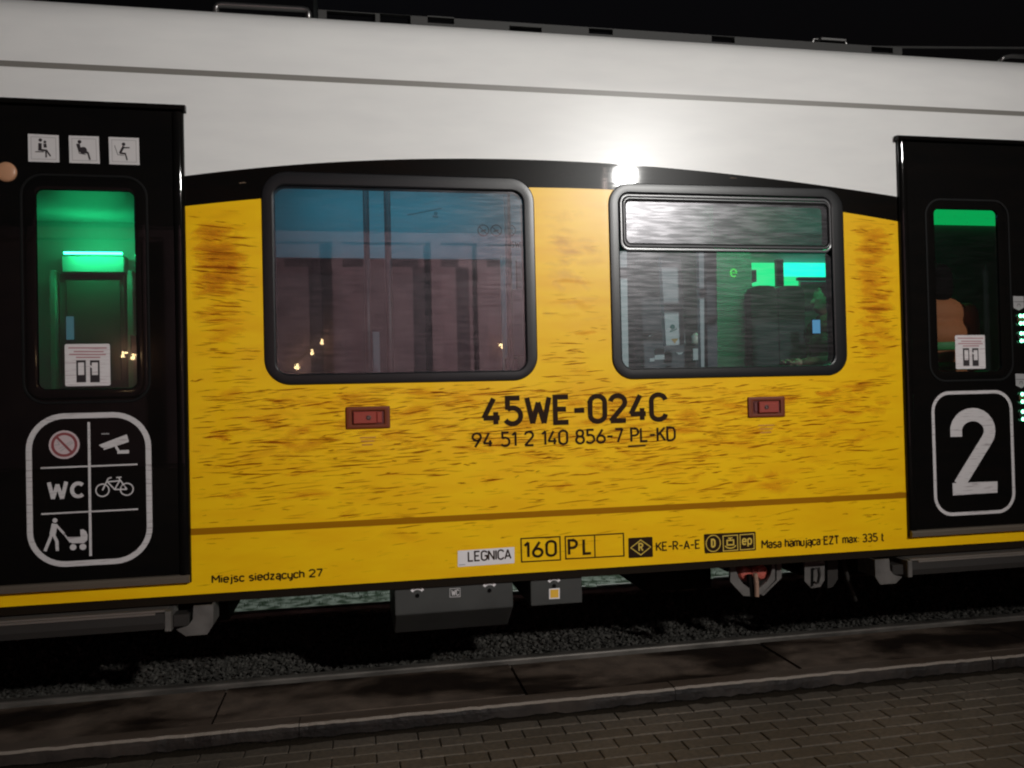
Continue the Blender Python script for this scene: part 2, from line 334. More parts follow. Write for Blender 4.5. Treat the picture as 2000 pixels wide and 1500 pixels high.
# ------------------------------------------------------------------ single-stroke lettering
def arc(cx, cy, rx, ry, a0, a1, n=14):
    return [(cx+rx*cos(radians(a0+(a1-a0)*k/n)), cy+ry*sin(radians(a0+(a1-a0)*k/n))) for k in range(n+1)]
GL = {
 '0': (.5, [[(0,.25),(0,.75)]+arc(.25,.75,.25,.25,180,0)+arc(.25,.25,.25,.25,0,-180)]),
 '1': (.22, [[(0,.78),(.2,1),(.2,0)]]),
 '2': (.5, [arc(.25,.74,.25,.26,172,-32)+[(0,0),(.52,0)]]),
 '3': (.46, [arc(.22,.75,.22,.25,150,-90,12)+arc(.22,.25,.24,.25,90,-150,12)]),
 '4': (.52, [[(.33,1),(0,.25),(.52,.25)],[(.39,.48),(.39,0)]]),
 '5': (.5, [[(.46,1),(.06,1),(.06,.56)]+arc(.22,.31,.27,.31,125,-150,16)]),
 '6': (.5, [[(.36,1),(.04,.42)]+arc(.25,.27,.25,.27,150,-210,18)]),
 '7': (.48, [[(0,1),(.48,1),(.16,0)]]),
 '8': (.5, [arc(.25,.76,.21,.24,-90,270,18),arc(.25,.27,.25,.27,90,450,18)]),
 '9': (.5, [[(.14,0),(.46,.58)]+arc(.25,.73,.25,.27,-30,330,18)]),
 '-': (.34, [[(0,.45),(.34,.45)]]),
 ':': (.06, [[(.03,.05),(.03,.14)],[(.03,.5),(.03,.59)]]),
 'A': (.54, [[(0,0),(.27,1),(.54,0)],[(.09,.3),(.45,.3)]]),
 'C': (.46, [arc(.25,.75,.25,.25,8,180,10)+arc(.25,.25,.25,.25,180,352,10)]),
 'D': (.5, [[(0,0),(0,1),(.2,1)]+arc(.2,.7,.3,.3,80,0,6)+arc(.2,.3,.3,.3,0,-90,7)+[(0,0)]]),
 'E': (.44, [[(.44,1),(0,1),(0,0),(.44,0)],[(0,.52),(.36,.52)]]),
 'G': (.48, [arc(.25,.75,.25,.25,12,180,10)+arc(.25,.25,.25,.25,180,360,10)+[(.5,.48),(.28,.48)]]),
 'I': (.04, [[(.02,0),(.02,1)]]),
 'K': (.48, [[(0,0),(0,1)],[(.48,1),(.02,.42)],[(.16,.58),(.5,0)]]),
 'L': (.42, [[(0,1),(0,0),(.42,0)]]),
 'M': (.6, [[(0,0),(0,1),(.3,.4),(.6,1),(.6,0)]]),
 'N': (.5, [[(0,0),(0,1),(.5,0),(.5,1)]]),
 'P': (.46, [[(0,0),(0,1),(.22,1)]+arc(.22,.73,.24,.27,90,-90,10)+[(0,.46)]]),
 'R': (.48, [[(0,0),(0,1),(.22,1)]+arc(.22,.75,.24,.25,90,-90,10)+[(0,.5)],[(.2,.5),(.48,0)]]),
 'T': (.48, [[(0,1),(.48,1)],[(.24,1),(.24,0)]]),
 'W': (.74, [[(0,1),(.18,0),(.37,.8),(.56,0),(.74,1)]]),
 'Z': (.46, [[(0,1),(.46,1),(0,0),(.46,0)]]),
 'a': (.36, [arc(.18,.52,.18,.18,160,0,8)+[(.36,0)],arc(.18,.19,.18,.19,60,300,12)+[(.36,.1)],[(.2,.36),(.36,.36)]]),
 'ą': (.36, [arc(.18,.52,.18,.18,160,0,8)+[(.36,0)]+arc(.42,-.12,.09,.11,130,260,6),arc(.18,.19,.18,.19,60,300,12)+[(.36,.1)],[(.2,.36),(.36,.36)]]),
 'c': (.34, [arc(.19,.5,.19,.2,20,180,8)+arc(.19,.2,.19,.2,180,340,8)]),
 'd': (.38, [[(.38,1),(.38,0)],[(.38,.6)]+arc(.19,.5,.19,.2,40,180,8)+arc(.19,.2,.19,.2,180,320,8)+[(.38,.1)]]),
 'e': (.38, [[(.02,.36),(.38,.36),(.38,.5)]+arc(.19,.5,.19,.2,0,180,10)+arc(.19,.2,.19,.2,180,330,8)]),
 'h': (.36, [[(0,0),(0,1)],[(0,.52)]+arc(.18,.52,.18,.18,150,0,8)+[(.36,0)]]),
 'i': (.05, [[(.02,0),(.02,.7)],[(.02,.86),(.02,.96)]]),
 'j': (.14, [[(.12,.7),(.12,-.1)]+arc(0,-.1,.12,.14,0,-90,6),[(.12,.86),(.12,.96)]]),
 'm': (.58, [[(0,0),(0,.7)],[(0,.55)]+arc(.145,.55,.145,.15,150,0,7)+[(.29,0)],[(.29,.55)]+arc(.435,.55,.145,.15,150,0,7)+[(.58,0)]]),
 'p': (.38, [[(0,.7),(0,-.28)],[(0,.6)]+arc(.19,.5,.19,.2,140,0,8)+arc(.19,.2,.19,.2,0,-140,8)+[(0,.1)]]),
 's': (.34, [arc(.17,.53,.16,.17,30,240,9)+arc(.17,.18,.17,.18,60,-150,9)]),
 't': (.26, [[(.08,.95),(.08,.16)]+arc(.22,.16,.14,.16,180,290,6),[(0,.66),(.24,.66)]]),
 'u': (.36, [[(0,.7),(0,.2)]+arc(.18,.2,.18,.2,180,330,8)+[(.36,.14)],[(.36,.7),(.36,0)]]),
 'x': (.36, [[(0,.7),(.36,0)],[(.36,.7),(0,0)]]),
 'y': (.36, [[(0,.7),(0,.25)]+arc(.18,.25,.18,.25,180,330,8),[(.36,.7),(.36,-.1)]+arc(.2,-.1,.16,.18,0,-120,6)]),
 'z': (.34, [[(0,.7),(.34,.7),(0,0),(.34,0)]]),
}
def layout(text, gap, space):
    x = 0; out = []
    wi = 0
    for ch in text:
        if ch == ' ': x += space; wi += 1; continue
        wd, st = GL[ch]; out.append((x, st, wi)); x += wd+gap
    return out, x-gap
def write(dec, text, x0, x1, z0, h, wd, gap=.2, space=.42, word=None):
    lay, W = layout(text, gap, space); k = (x1-x0-wd)/W; hh = h-wd
    for ox, strokes, wi in lay:
        if word is not None and wi != word: continue
        for st in strokes:
            dec.stroke([(x0+wd/2+(ox+p[0])*k, z0+wd/2+p[1]*hh) for p in st], wd)
def write_px(dec, text, pl, pr, hpx, wpx, gap=.2, space=.42, word=None):
    a = xz(*pl); c = xz(*pr); s_ = 1/pxw((pl[0]+pr[0])/2, (pl[1]+pr[1])/2, 1)
    write(dec, text, a[0], c[0], (a[1]+c[1])/2, hpx/s_, wpx/s_, gap, space, word)

# ================================================================== GROUND
RAIL_TOP = .09
g = MB(); g.poly([(-200,-200,-.06),(200,-200,-.06),(200,200,-.06),(-200,200,-.06)])
M['ground'] = mat('ground_earth', (.05,.045,.04), .95); add_noise(M['ground'], (1,1,1), 3, 5, (.03,.027,.022), (.07,.065,.055))
g.build('ground', M['ground'], kind='structure', fix=False)

# paving: block pavers in rows along the kerb
PL_, PW, GAP = .2000, .1000, .004
bed = MB(); bed.box(-9, 9, -6, -.006, -.055, -.007)
paving = bed.build('paving', M['dirt'], kind='structure')
def paver_mesh():
    b_ = MB(); a, c, h_, ch = PL_/2-GAP/2, PW/2-GAP/2, .0, .005
    rect = lambda k, z: [(-a+k,-c+k,z),(a-k,-c+k,z),(a-k,c-k,z),(-a+k,c-k,z)]
    b_.loft([rect(0,-.05), rect(0,-ch), rect(ch*.35,-ch*.3), rect(ch,0)], True)
    o = b_.build('paver', M['paver']); me = o.data; bpy.data.objects.remove(o); return me
pm = paver_mesh(); cand = []; rest = MB()
x_off = G(1000+815/4, 1200+790/4).x
for row in range(60):
    yc = -.008 - PW/2 - row*PW
    for k in range(-45, 45):
        xc = x_off + (k+.5*(row % 2)+.5)*PL_
        if abs(xc) > 8.8: continue
        dz = random.uniform(-.0016, .0016)
        d = Vector((xc,yc,0))-CAM; loc = Vector((d.dot(r), d.dot(u), -d.dot(b)))
        vis = False
        if loc.z > .3:
            px, py = 1000+F*loc.x/loc.z, 750-F*loc.y/loc.z
            vis = -60 < px < 2060 and py < 1540
        cand.append((0 if vis else 1, (d.length), xc, yc, dz))
cand.sort(key=lambda t: (t[0], t[1]))
for i, (v, dd, xc, yc, dz) in enumerate(cand):
    if i < 300:
        o = bpy.data.objects.new('paver', pm); COL.objects.link(o)
        o.location = (xc+random.uniform(-.001,.001), yc+random.uniform(-.001,.001), dz); o.rotation_euler = (random.uniform(-.008,.008), random.uniform(-.005,.005), random.uniform(-.006,.006)); o.parent = paving
    elif abs(xc) < 6 and yc > -3.5:
        n0 = len(rest.v)
        rest.v += [(p.co.x+xc, p.co.y+yc, p.co.z+dz) for p in pm.vertices]; rest.c += [1]*len(pm.vertices)
        rest.f += [tuple(n0+q for q in f.vertices) for f in pm.polygons]
rest.build('paver_field', M['paver'], paving, kind='stuff')

# kerb and slabs beside the rail
kb = MB(); kb.box(-12, 12, .012, .60, -.055, .060)
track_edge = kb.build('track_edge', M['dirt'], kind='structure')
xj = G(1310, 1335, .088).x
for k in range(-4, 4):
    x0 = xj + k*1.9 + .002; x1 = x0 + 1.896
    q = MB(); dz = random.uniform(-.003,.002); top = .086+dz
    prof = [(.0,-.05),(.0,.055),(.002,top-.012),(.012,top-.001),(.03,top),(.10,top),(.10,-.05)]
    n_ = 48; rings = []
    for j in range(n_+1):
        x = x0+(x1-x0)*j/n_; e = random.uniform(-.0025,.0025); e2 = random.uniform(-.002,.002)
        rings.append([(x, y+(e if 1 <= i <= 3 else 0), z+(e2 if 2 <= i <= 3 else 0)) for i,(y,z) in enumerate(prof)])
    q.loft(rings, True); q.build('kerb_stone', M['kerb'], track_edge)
so = MB(); rings = []
for j in range(241):
    x = -6+12*j/240; a_ = random.uniform(.6,1.4); rings.append([(x,.004,-.02),(x,-.030*a_,-.02),(x,-.026*a_,.0015),(x,-.012*a_,.010*a_),(x,-.001,.020*a_)])
so.loft(rings, True); M['soil'] = mat('wet_soil', (.012,.009,.006), .9, spec=.1); add_bump(M['soil'], (1,1,1), 70, .8, .01, 5)
so.build('soil_strip', M['soil'], track_edge, smooth=True, kind='stuff')
xs = G(1004, 1312, .085).x
for k in range(-6, 6):
    x0 = xs + k*1.55 + .008; x1 = x0 + 1.534
    q = MB(); t = .082+random.uniform(-.004,.002)
    q.bbox(x0, x1, .106, .60, -.02, t, .008); q.build('slab', M['slab'], track_edge)

# ballast: many small broken stones
M_ball = M['stone']
n, l, p_ = nodes_of(M_ball)
at = n.new('ShaderNodeAttribute'); at.attribute_name = 'streak'; sp = n.new('ShaderNodeSeparateColor'); l.new(at.outputs['Color'], sp.inputs[0])
rp = n.new('ShaderNodeValToRGB'); rp.color_ramp.elements[0].color = (.014,.0125,.010,1); rp.color_ramp.elements[1].color = (.056,.052,.045,1)
l.new(sp.outputs[0], rp.inputs[0]); l.new(rp.outputs[0], p_.inputs['Base Color'])
def with_colors(mb, o):
    ca = o.data.color_attributes.new('streak', 'FLOAT_COLOR', 'POINT')
    flat = []
    for c in mb.c: flat += [c, c, c, 1]
    ca.data.foreach_set('color', flat)
bal = MB()
base_pts = [Vector(p) for p in ((1,0,0),(-1,0,0),(0,1,0),(0,-1,0),(0,0,1),(0,0,-1))]
base_f = [(0,2,4),(2,1,4),(1,3,4),(3,0,4),(2,0,5),(1,2,5),(3,1,5),(0,3,5)]
def stone_at(mb, x, y, z, s, c=None):
    i = len(mb.v); a = random.uniform(0,6.28); ca, sa = cos(a), sin(a)
    sx, sy, sz = s*random.uniform(.7,1.3), s*random.uniform(.6,1.1), s*random.uniform(.5,.9)
    tx, ty = random.uniform(-.5,.5), random.uniform(-.5,.5); c = random.random() if c is None else c
    for p in base_pts:
        q = Vector((p.x*sx*random.uniform(.8,1.2), p.y*sy*random.uniform(.8,1.2), p.z*sz)); q.z += q.x*tx+q.y*ty
        mb.v.append((x+ca*q.x-sa*q.y, y+sa*q.x+ca*q.y, z+q.z)); mb.c.append(c)
    mb.f += [tuple(i+k for k in f) for f in base_f]
X = -3.6
rows = 0
while X < 6.0:
    Y = .76
    while Y < 2.2:
        stone_at(bal, X+random.uniform(-.012,.012), Y+random.uniform(-.012,.012), .022+random.uniform(-.015,.012)+.012*sin(X*3)*sin(Y*5), random.uniform(.009,.021))
        Y += .0215
    X += .0215
for _ in range(2500):
    stone_at(bal, random.uniform(-4,6.5), random.uniform(2.27,2.44), .0+random.uniform(-.02,.01), random.uniform(.015,.03))
bo = bal.build('ballast', M_ball, kind='stuff', fix=False, label='dark grey crushed stone ballast between the rails'); with_colors(bal, bo); bo['category'] = 'ballast'
bb = MB(); bb.box(-14, 14, .61, 2.515, -.058, .008); bb.build('track_bed', M['dirt'], kind='structure')
def rail(name, yc, label):
    prof = [(-.075,-.07),(-.075,-.06),(-.012,-.045),(-.010,.045),(-.036,.056)]
    web = MB(); pr = prof + [(-y,z) for y,z in reversed(prof)]
    t = thing(name, label, 'rail', (1, yc, -.07))
    web.extx([(y+yc, z) for y,z in pr], -14, 14); web.build('rail_web', M['steel_rail'], t)
    hd = MB(); h_ = [(-.036,.056),(-.036,.080),(-.031,.087),(-.022,.090),(.022,.090),(.031,.087),(.036,.080),(.036,.056)]
    hd.extx([(y+yc, z+.0005) for y,z in h_], -14, 14); hd.build('rail_head', M['rail_head'], t)
    return t
rail('rail', .695, 'worn steel rail between the concrete slabs and the dark ballast')
rail('rail', 2.20, 'steel rail on the far side of the ballast, under the yellow carriage')
for (px, py, z, s, nm) in ((1608,1209,.05,.018,'pale stone lying on the ballast just behind the worn rail'),
                           (199,1300,.04,.012,'small white stone on the ballast below the door step'),
                           (1186,1377,.012,.011,'tiny pale pebble at the foot of the kerb'),):
    pm_ = MB(); q = G(px,py,z); stone_at(pm_, q.x, q.y, z, s, 1.0)
    o = pm_.build('stone', mat('pale_stone_%d' % px, (.30,.28,.25), .8), fix=True); tag(o, nm, 'stone')

# far side: lit strip of rough ground with a painted edge
M['far'] = mat('far_ground', (.2,.22,.19), .9); add_noise(M['far'], (1,1,1), 11, 7, (.05,.085,.05), (.40,.45,.40), .40, .60)
fg = MB(); fg.box(-25, 25, 2.52, 14, -.2, .0); fg.build('far_platform', M['far'], kind='structure')
tu = MB()
for _ in range(2600):
    x, y = random.uniform(-4,6.5), random.uniform(2.62,3.4); hgt = random.uniform(.01,.035); a = random.uniform(0,6.28); wv = .004
    tu.poly([(x-wv*cos(a),y-wv*sin(a),0),(x+wv*cos(a),y+wv*sin(a),0),(x+random.uniform(-.015,.015),y+random.uniform(-.015,.015),hgt)])
M['weeds'] = mat('weeds', (.08,.13,.06), .8)
wo = tu.build('weeds', M['weeds'], kind='stuff', fix=False, label='short weeds on the strip of ground beyond the train'); wo['category'] = 'weeds'
for (xa, xb) in ((.9,1.85),(1.95,2.9),(3.0,4.2)):
    e = MB(); e.box(xa, xb, 2.57, 2.605, -.05, .012); e.build('edge_stone', mat('edge_white_%d' % int(xa*100), (.62,.62,.60), .8), bpy.data.objects['far_platform'])

# ================================================================== CARRIAGE
train = thing('train_carriage', 'yellow, white and black railway carriage standing on the track', 'train', (1.0, 1.41, RAIL_TOP))
XL, XR = -9.0, 10.0
Z_SKIRT = CAM.z - .897
Z_JOIN = CAM.z + 1.545
DL = xz(365.5, 600)[0]                 # edge of the left door
DR = xz(1759, 600)[0]                  # edge of the right door
D_TOP = CAM.z + 1.389
D_BOT = CAM.z - .835
# window openings (photo pixels -> plane)
def win_rect(l_, t_, r_, b_):          # each given as a pixel on that side
    return (P(*l_).x, P(*r_).x, P(*b_).z, P(*t_).z)
W1o = win_rect((513.5,550),(790,341.5),(1046.5,550),(780,748))
W1i = win_rect((537.5,550),(780,368.8),(1024,550),(780,727))
W2o = win_rect((1191.5,550),(1420,363),(1650,550),(1420,737.5))
W2i = win_rect((1212,550),(1420,383),(1625,550),(1420,716))
V2g = win_rect((1223,440),(1420,398),(1615,440),(1420,477))
V2b = P(1420,493).z
opens = [(o[0]-.016, o[1]+.016, o[2]-.016, o[3]+.016) for o in (W1i, W2i)]
def interp(pts, x):
    if x <= pts[0][0]: return pts[0][1]
    for (a, za), (c, zc) in zip(pts, pts[1:]):
        if x <= c: return za+(zc-za)*(x-a)/(c-a)
    return pts[-1][1]
def smooth_curve(pixels, n=90):        # parabola through the traced edge of the paint
    import numpy as np
    q = [xz(*p) for p in pixels]; co = np.polyfit([a for a,_ in q], [c for _,c in q], 3)
    x0, x1 = DL-.3, DR+.3
    return [(x0+(x1-x0)*k/n, float(np.polyval(co, x0+(x1-x0)*k/n))) for k in range(n+1)]
TOPC = smooth_curve([(360,344),(480,330),(600,319),(750,313),(1000,312),(1250,322),(1400,337),(1500,349),(1625,366),(1750,383)])
LOWC = smooth_curve([(360,403),(508,388),(1045,366.5),(1190,370),(1650,415),(1750,432)])
xs_ = sorted(set([DL-.02, DR+.02] + [o[0] for o in opens] + [o[1] for o in opens] + [DL-.02+(DR-DL+.04)*k/110 for k in range(111)]))
yel, blk, wht = MB(), MB(), MB()
def strip(mb, x0, x1, lo, hi):
    a0, a1, b0, b1 = lo(x0), lo(x1), hi(x0), hi(x1)
    segs = [(a0,a1,b0,b1)]
    xm = (x0+x1)/2
    for o in opens:
        if o[0] < xm < o[1]:
            new = []
            for (a0,a1,b0,b1) in segs:
                for (c0,c1,d0,d1) in ((a0,a1,min(b0,o[2]),min(b1,o[2])),(max(a0,o[3]),max(a1,o[3]),b0,b1)):
                    if d0 > c0+1e-5 or d1 > c1+1e-5: new.append((c0,c1,max(c0,d0),max(c1,d1)))
            segs = new
    for (a0,a1,b0,b1) in segs: mb.poly([(x0,0,a0),(x1,0,a1),(x1,0,b1),(x0,0,b0)])
for x0, x1 in zip(xs_, xs_[1:]):
    strip(yel, x0, x1, lambda x: D_BOT-.002, lambda x: interp(LOWC, x))
    strip(blk, x0, x1, lambda x: interp(LOWC, x), lambda x: interp(TOPC, x))
    strip(wht, x0, x1, lambda x: interp(TOPC, x), lambda x: D_TOP)
yel.poly([(XL,0,Z_SKIRT),(XR,0,Z_SKIRT),(XR,0,D_BOT-.002),(XL,0,D_BOT-.002)])
wht.poly([(XL,0,D_TOP),(XR,0,D_TOP),(XR,0,Z_JOIN),(XL,0,Z_JOIN)])
for o_, nm, m in ((yel,'side_panel','yellow'),(blk,'paint_band','black_paint'),(wht,'upper_panel','white')):
    o_.build(nm, M[m], train, fix=False)
# roof shell: curved cant rail and roof
prof = [(.0, Z_JOIN)]
zt = CAM.z
prof += [(.000, Z_JOIN+.03), (.006, 3.29), (.020, 3.37), (.048, 3.445), (.092, 3.505), (.15, 3.552), (.22, 3.584), (.32, 3.606), (.45, 3.618), (1.41, 3.64)]
full = prof + [(2.82-y, z) for y, z in reversed(prof[:-1])]
rf = MB(); rings = [[(x, y, z) for y, z in full] for x in (XL, XR)]; rf.loft(rings, closed=False)
rfo = rf.build('roof', M['white'], train); smooth_by_angle(rfo, 50)
gl_ = MB(); gz = CAM.z+1.5575; gl_.poly([(XL,-.0012,gz-.0135),(XR,-.0012,gz-.0135),(XR,-.0012,gz+.0135),(XL,-.0012,gz+.0135)]); gl_.build('grey_stripe', M['grey_line'], train, fix=False)
bl_ = MB(); bz = CAM.z-.604; bl_.poly([(DL,-.0016,bz-.0155),(DR,-.0016,bz-.0155),(DR,-.0016,bz+.0155),(DL,-.0016,bz+.0155)]); bl_.build('brown_stripe', M['brown_line'], train, fix=False)
# far wall, floor, sole bar, underframe
fw = MB(); fw.box(XL, XR, 2.78, 2.82, Z_SKIRT-.04, Z_JOIN+.01); fw.build('far_side_wall', M['wall_in'], train)
fl = MB(); fl.box(XL, XR, .03, 2.775, Z_SKIRT+.0, Z_SKIRT+.06); fl.build('floor', M['floor_in'], train)
sb = MB(); sb.box(XL, XR, .012, .16, Z_SKIRT-.042, Z_SKIRT-.003); sb.build('sole_bar', M['sole'], train)
ce = MB(); ce.box(XL, XR, .03, 2.775, Z_JOIN-.12, Z_JOIN-.08); ce.build('ceiling', M['wall_in'], train)
inl = MB()
for a, c in ((DL, W1i[0]), (W1i[1], W2i[0]), (W2i[1], DR)): inl.box(a, c, .012, .06, D_BOT, D_TOP)
for o in opens:
    inl.box(o[0], o[1], .012, .06, D_BOT, o[2]); inl.box(o[0], o[1], .012, .06, o[3], D_TOP)
inl.build('inner_lining', M['wall_dark'], train)

# ---- side windows
def ring_frame(name, ro, ri, rad_o, rad_i, m, parent, y0=-.001, rise=.009, yi=.004, tail=.05):
    f_ = MB(); rings = []
    for t, y in ((0,y0),(.03,y0-rise*.6),(.10,y0-rise*.88),(.30,y0-rise*.98),(.55,y0-rise),(.85,y0-rise*.92),(.95,y0-rise*.65),(1,yi),(1,tail)):
        q = [a+(c-a)*t for a, c in zip(ro, ri)]
        rings.append([(x, y, z) for x, z in rrect(q[0], q[1], q[2], q[3], rad_o+(rad_i-rad_o)*t, 10)])
    f_.loft(rings); o = f_.build(name, m, parent); smooth_by_angle(o, 14); return o
w1 = ring_frame('window', W1o, W1i, .125, .055, M['rubber'], train); w1['label'] = 'large single pane window in a black rubber frame'
def pane(name, rc, rad, m, parent, y=.006):
    g_ = MB(); g_.poly([(x, y, z) for x, z in rrect(rc[0]-.006, rc[1]+.006, rc[2]-.006, rc[3]+.006, rad, 10)]); return g_.build(name, m, parent, fix=False)
pane('glass', W1i, .058, M['glass'], w1)
w2 = ring_frame('window', W2o, W2i, .115, .055, M['rubber'], train); w2['label'] = 'window with a top vent pane in a black rubber frame'
low = (W2i[0], W2i[1], W2i[2], V2b)
pane('glass', low, .055, M['glass2'], w2, .0065)
vo = (W2i[0]+.002, W2i[1]-.002, V2b, W2i[3]-.002)
for k, (t0, t1, mm, rise) in enumerate(((0,.42,'rubber2',.010),(.46,.80,'rubber2',.013),(.80,1.0,'seal',.004))):
    q0 = [a+(c-a)*t0 for a, c in zip(vo, V2g)]; q1 = [a+(c-a)*t1 for a, c in zip(vo, V2g)]
    ring_frame('vent_frame', q0, q1, .045-.02*t0, .045-.02*t1, M[mm], w2, y0=-.001, rise=rise, yi=.001)
pane('vent_glass', V2g, .02, M['glass_vent'], w2, -.001)

# ---- doors
DY = -.014
def door(xa, xb, glass_rc, ring_rc, label):
    d_ = MB()
    gx0, gx1, gz0, gz1 = glass_rc
    ox0, ox1, oz0, oz1 = gx0-.03, gx1+.03, gz0-.03, gz1+.03
    def q(x0,x1,z0,z1): d_.box(x0, x1, DY, .03, z0, z1)
    q(xa, ox0, D_BOT, D_TOP); q(ox1, xb, D_BOT, D_TOP); q(ox0, ox1, D_BOT, oz0); q(ox0, ox1, oz1, D_TOP)
    o = d_.build('door', M['door_black'], train, label=label)
    ring_frame('window_seal', ring_rc, (ring_rc[0]+.012, ring_rc[1]-.012, ring_rc[2]+.012, ring_rc[3]-.012), .10, .09, M['seal'], o, y0=DY-.0005, rise=.0035, yi=DY-.0005, tail=DY)
    # inner frame rounds the corners of the pane
    ring_frame('window_frame', (gx0-.05,gx1+.05,gz0-.05,gz1+.05), glass_rc, .07, .03, M['door_black'], o, y0=DY-.0004, rise=.002, yi=DY+.006, tail=DY+.010)
    pane('glass', glass_rc, .03, M['glass_door'], o, DY+.008)
    return o
g1 = win_rect((75,560),(168,373.5),(265.5,560),(172,758.5)); r1_ = win_rect((43,560),(168,342.5),(293.5,560),(172,788))
g2 = win_rect((1825,560),(1882,410.5),(1947,560),(1888,725)); r2_ = win_rect((1806.5,560),(1885,390),(1971,560),(1892,745))
d1 = door(-2.03, DL, g1, r1_, 'black door leaf with a green lit pane and six-field sign')
d2 = door(DR, 4.06, g2, r2_, 'black door leaf marked with a large number 2')
d3 = MB(); d3.box(-3.35, -2.034, DY, .03, D_BOT, D_TOP); d3.build('door', M['door_black'], train)
d3 = MB(); d3.box(4.064, 5.0, DY, .03, D_BOT, D_TOP); d3.build('door', M['door_black'], train)
for xa, xb in ((XL,-3.36),(5.01,XR)):
    e = MB(); e.box(xa, xb, 0, .03, D_BOT-.002, D_TOP); e.build('side_panel', M['yellow'], train)
for o_, xe, s in ((d1, DL, -1), (d2, DR, 1)):
    led = MB(); xo = xe - s*.012
    x0, x1 = sorted((xo, -3.35 if s < 0 else 5.0))
    led.extx([(-.004,D_TOP-.028),(-.036,D_TOP-.020),(-.040,D_TOP-.008),(-.034,D_TOP+.002),(-.004,D_TOP+.006)], x0, x1); led.build('drip_ledge', M['door_black'], o_)
    pt = MB(); xa_ = xe; pr = []
    for k in range(9):
        a = pi*k/8; pr.append((xe+s*(.026-.024*cos(a)), DY-.014*sin(a)-.0005))
    pt.loft([[(x,y,z) for x,y in pr] for z in (D_BOT+.03, D_TOP-.028)], closed=False)
    po = pt.build('edge_post', M['door_black'], o_, smooth=True)
    th = MB(); x0, x1 = sorted((xe + s*.004, -3.35 if s < 0 else 5.0))
    th.extx([(DY,D_BOT-.0),(DY-.022,D_BOT+.004),(DY-.024,D_BOT+.026),(DY-.016,D_BOT+.036),(DY,D_BOT+.038)], x0, x1); th.build('threshold', M['threshold'], o_)

# ---- signs on the left door
zA = zoomxz(0, 180, 5); zB = zoomxz(0, 480, 5); zC = zoomxz(0, 780, 3.9475)
sA, sC = pxw(168, 290, 1)/5, pxw(170, 950, 1)/3.9475
sq = [[(285,417),(585,432),(592,695),(290,687)],[(682,434),(975,443),(985,708),(690,700)],[(1070,447),(1365,458),(1372,721),(1078,712)]]
fig = [
 [('d',(407,478),17),('d',(452,497),14),('s',[(404,508),(404,580)],34),('s',[(452,515),(456,552)],30),('s',[(404,574),(472,580)],20),('s',[(468,578),(506,636)],15),('s',[(462,590),(465,648)],15),('s',[(357,592),(440,593)],9)],
 [('d',(788,495),19),('s',[(772,515),(796,592)],34),('d',(825,578),36),('s',[(800,596),(872,600)],22),('s',[(868,598),(890,670)],18),('s',[(762,512),(785,606),(850,620)],7)],
 [('d',(1217,519),18),('s',[(1216,540),(1182,606)],24),('s',[(1212,553),(1276,553)],13),('s',[(1180,606),(1238,610)],18),('s',[(1232,606),(1251,674)],15),('s',[(1128,530),(1160,622),(1222,628)],5)]]
for q_, f_ in zip(sq, fig):
    s_ = Decal(DY-.001); s_.area([zA(*p) for p in q_]); so = s_.build('sticker', M['sticker_clean'], d1, fix=False)
    cx = sum(p[0] for p in q_)/4; cz = sum(p[1] for p in q_)/4
    ln = Decal(DY-.0016); ln.stroke([zA(cx+(p[0]-cx)*.80, cz+(p[1]-cz)*.80) for p in q_], 5*sA, True); ln.build('sticker_border', M['sticker_grey'], d1, fix=False)
    fi = Decal(DY-.002)
    for it in f_:
        if it[0] == 'd': fi.disc(zA(*it[1]), it[2]*sA)
        else: fi.stroke([zA(*p) for p in it[1]], it[2]*sA)
    fi.build('pictogram', M['sticker_black'], d1, fix=False)
am = MB(); c = P(15,338); am.loft([[(c.x+.045*rr*cos(2*pi*k/28), y, c.z+.045*rr*sin(2*pi*k/28)) for k in range(28)] for rr, y in ((1,DY),(1,DY-.006),(.85,DY-.011),(.4,DY-.013),(.01,DY-.0135))]); am.build('warning_lamp', M['orange_lens'], d1, smooth=True)
# framed sign with six fields
x0, z1 = xz(57.5,955)[0], xz(175,810)[1]; x1 = xz(295,955)[0]; z0 = xz(178,1099)[1]
fr_ = Decal(DY-.001); fr_.stroke(rrect(x0+.005,x1-.005,z0+.003,z1-.003,.150,10), .0245, True)
fr_.stroke([zC(693,175),zC(707,1203)], 20*sC); fr_.stroke([zC(323,528),zC(1067,499)], 13*sC); fr_.stroke([zC(328,881),zC(1072,843)], 13*sC)
fr_.build('sign_frame', M['decal_white'], d1, fix=False)
ns = Decal(DY-.001); ns.disc(zC(505,348),118*sC); ns.build('sign_disc', M['pink_sign'], d1, fix=False)
ns = Decal(DY-.0018); c0 = zC(505,348); ns.stroke([(c0[0]+90*sC*cos(2*pi*k/30), c0[1]+90*sC*sin(2*pi*k/30)) for k in range(30)], 22*sC, True); ns.stroke([zC(437,280),zC(572,416)], 19*sC)
ns.build('prohibition_ring', M['red_sign'], d1, fix=False)
ns = Decal(DY-.0015); ns.stroke([zC(475,398),zC(572,330)], 7*sC); ns.stroke([zC(465,380),zC(560,322)], 7*sC); ns.stroke([zC(428,352),zC(470,348),zC(450,320)], 7*sC); ns.build('pictogram', M['sticker_grey'], d1, fix=False)
pc = Decal(DY-.001)
pc.area([zC(*p) for p in ((770,350),(985,268),(1000,322),(812,374),(790,368))]); pc.stroke([zC(806,384),zC(998,322)], 12*sC); pc.stroke([zC(900,360),zC(925,402)], 20*sC); pc.area([zC(*p) for p in ((912,392),(1002,388),(1002,414),(912,418))]); pc.disc(zC(926,404), 15*sC)
pc.build('pictogram', M['decal_white'], d1, fix=False)
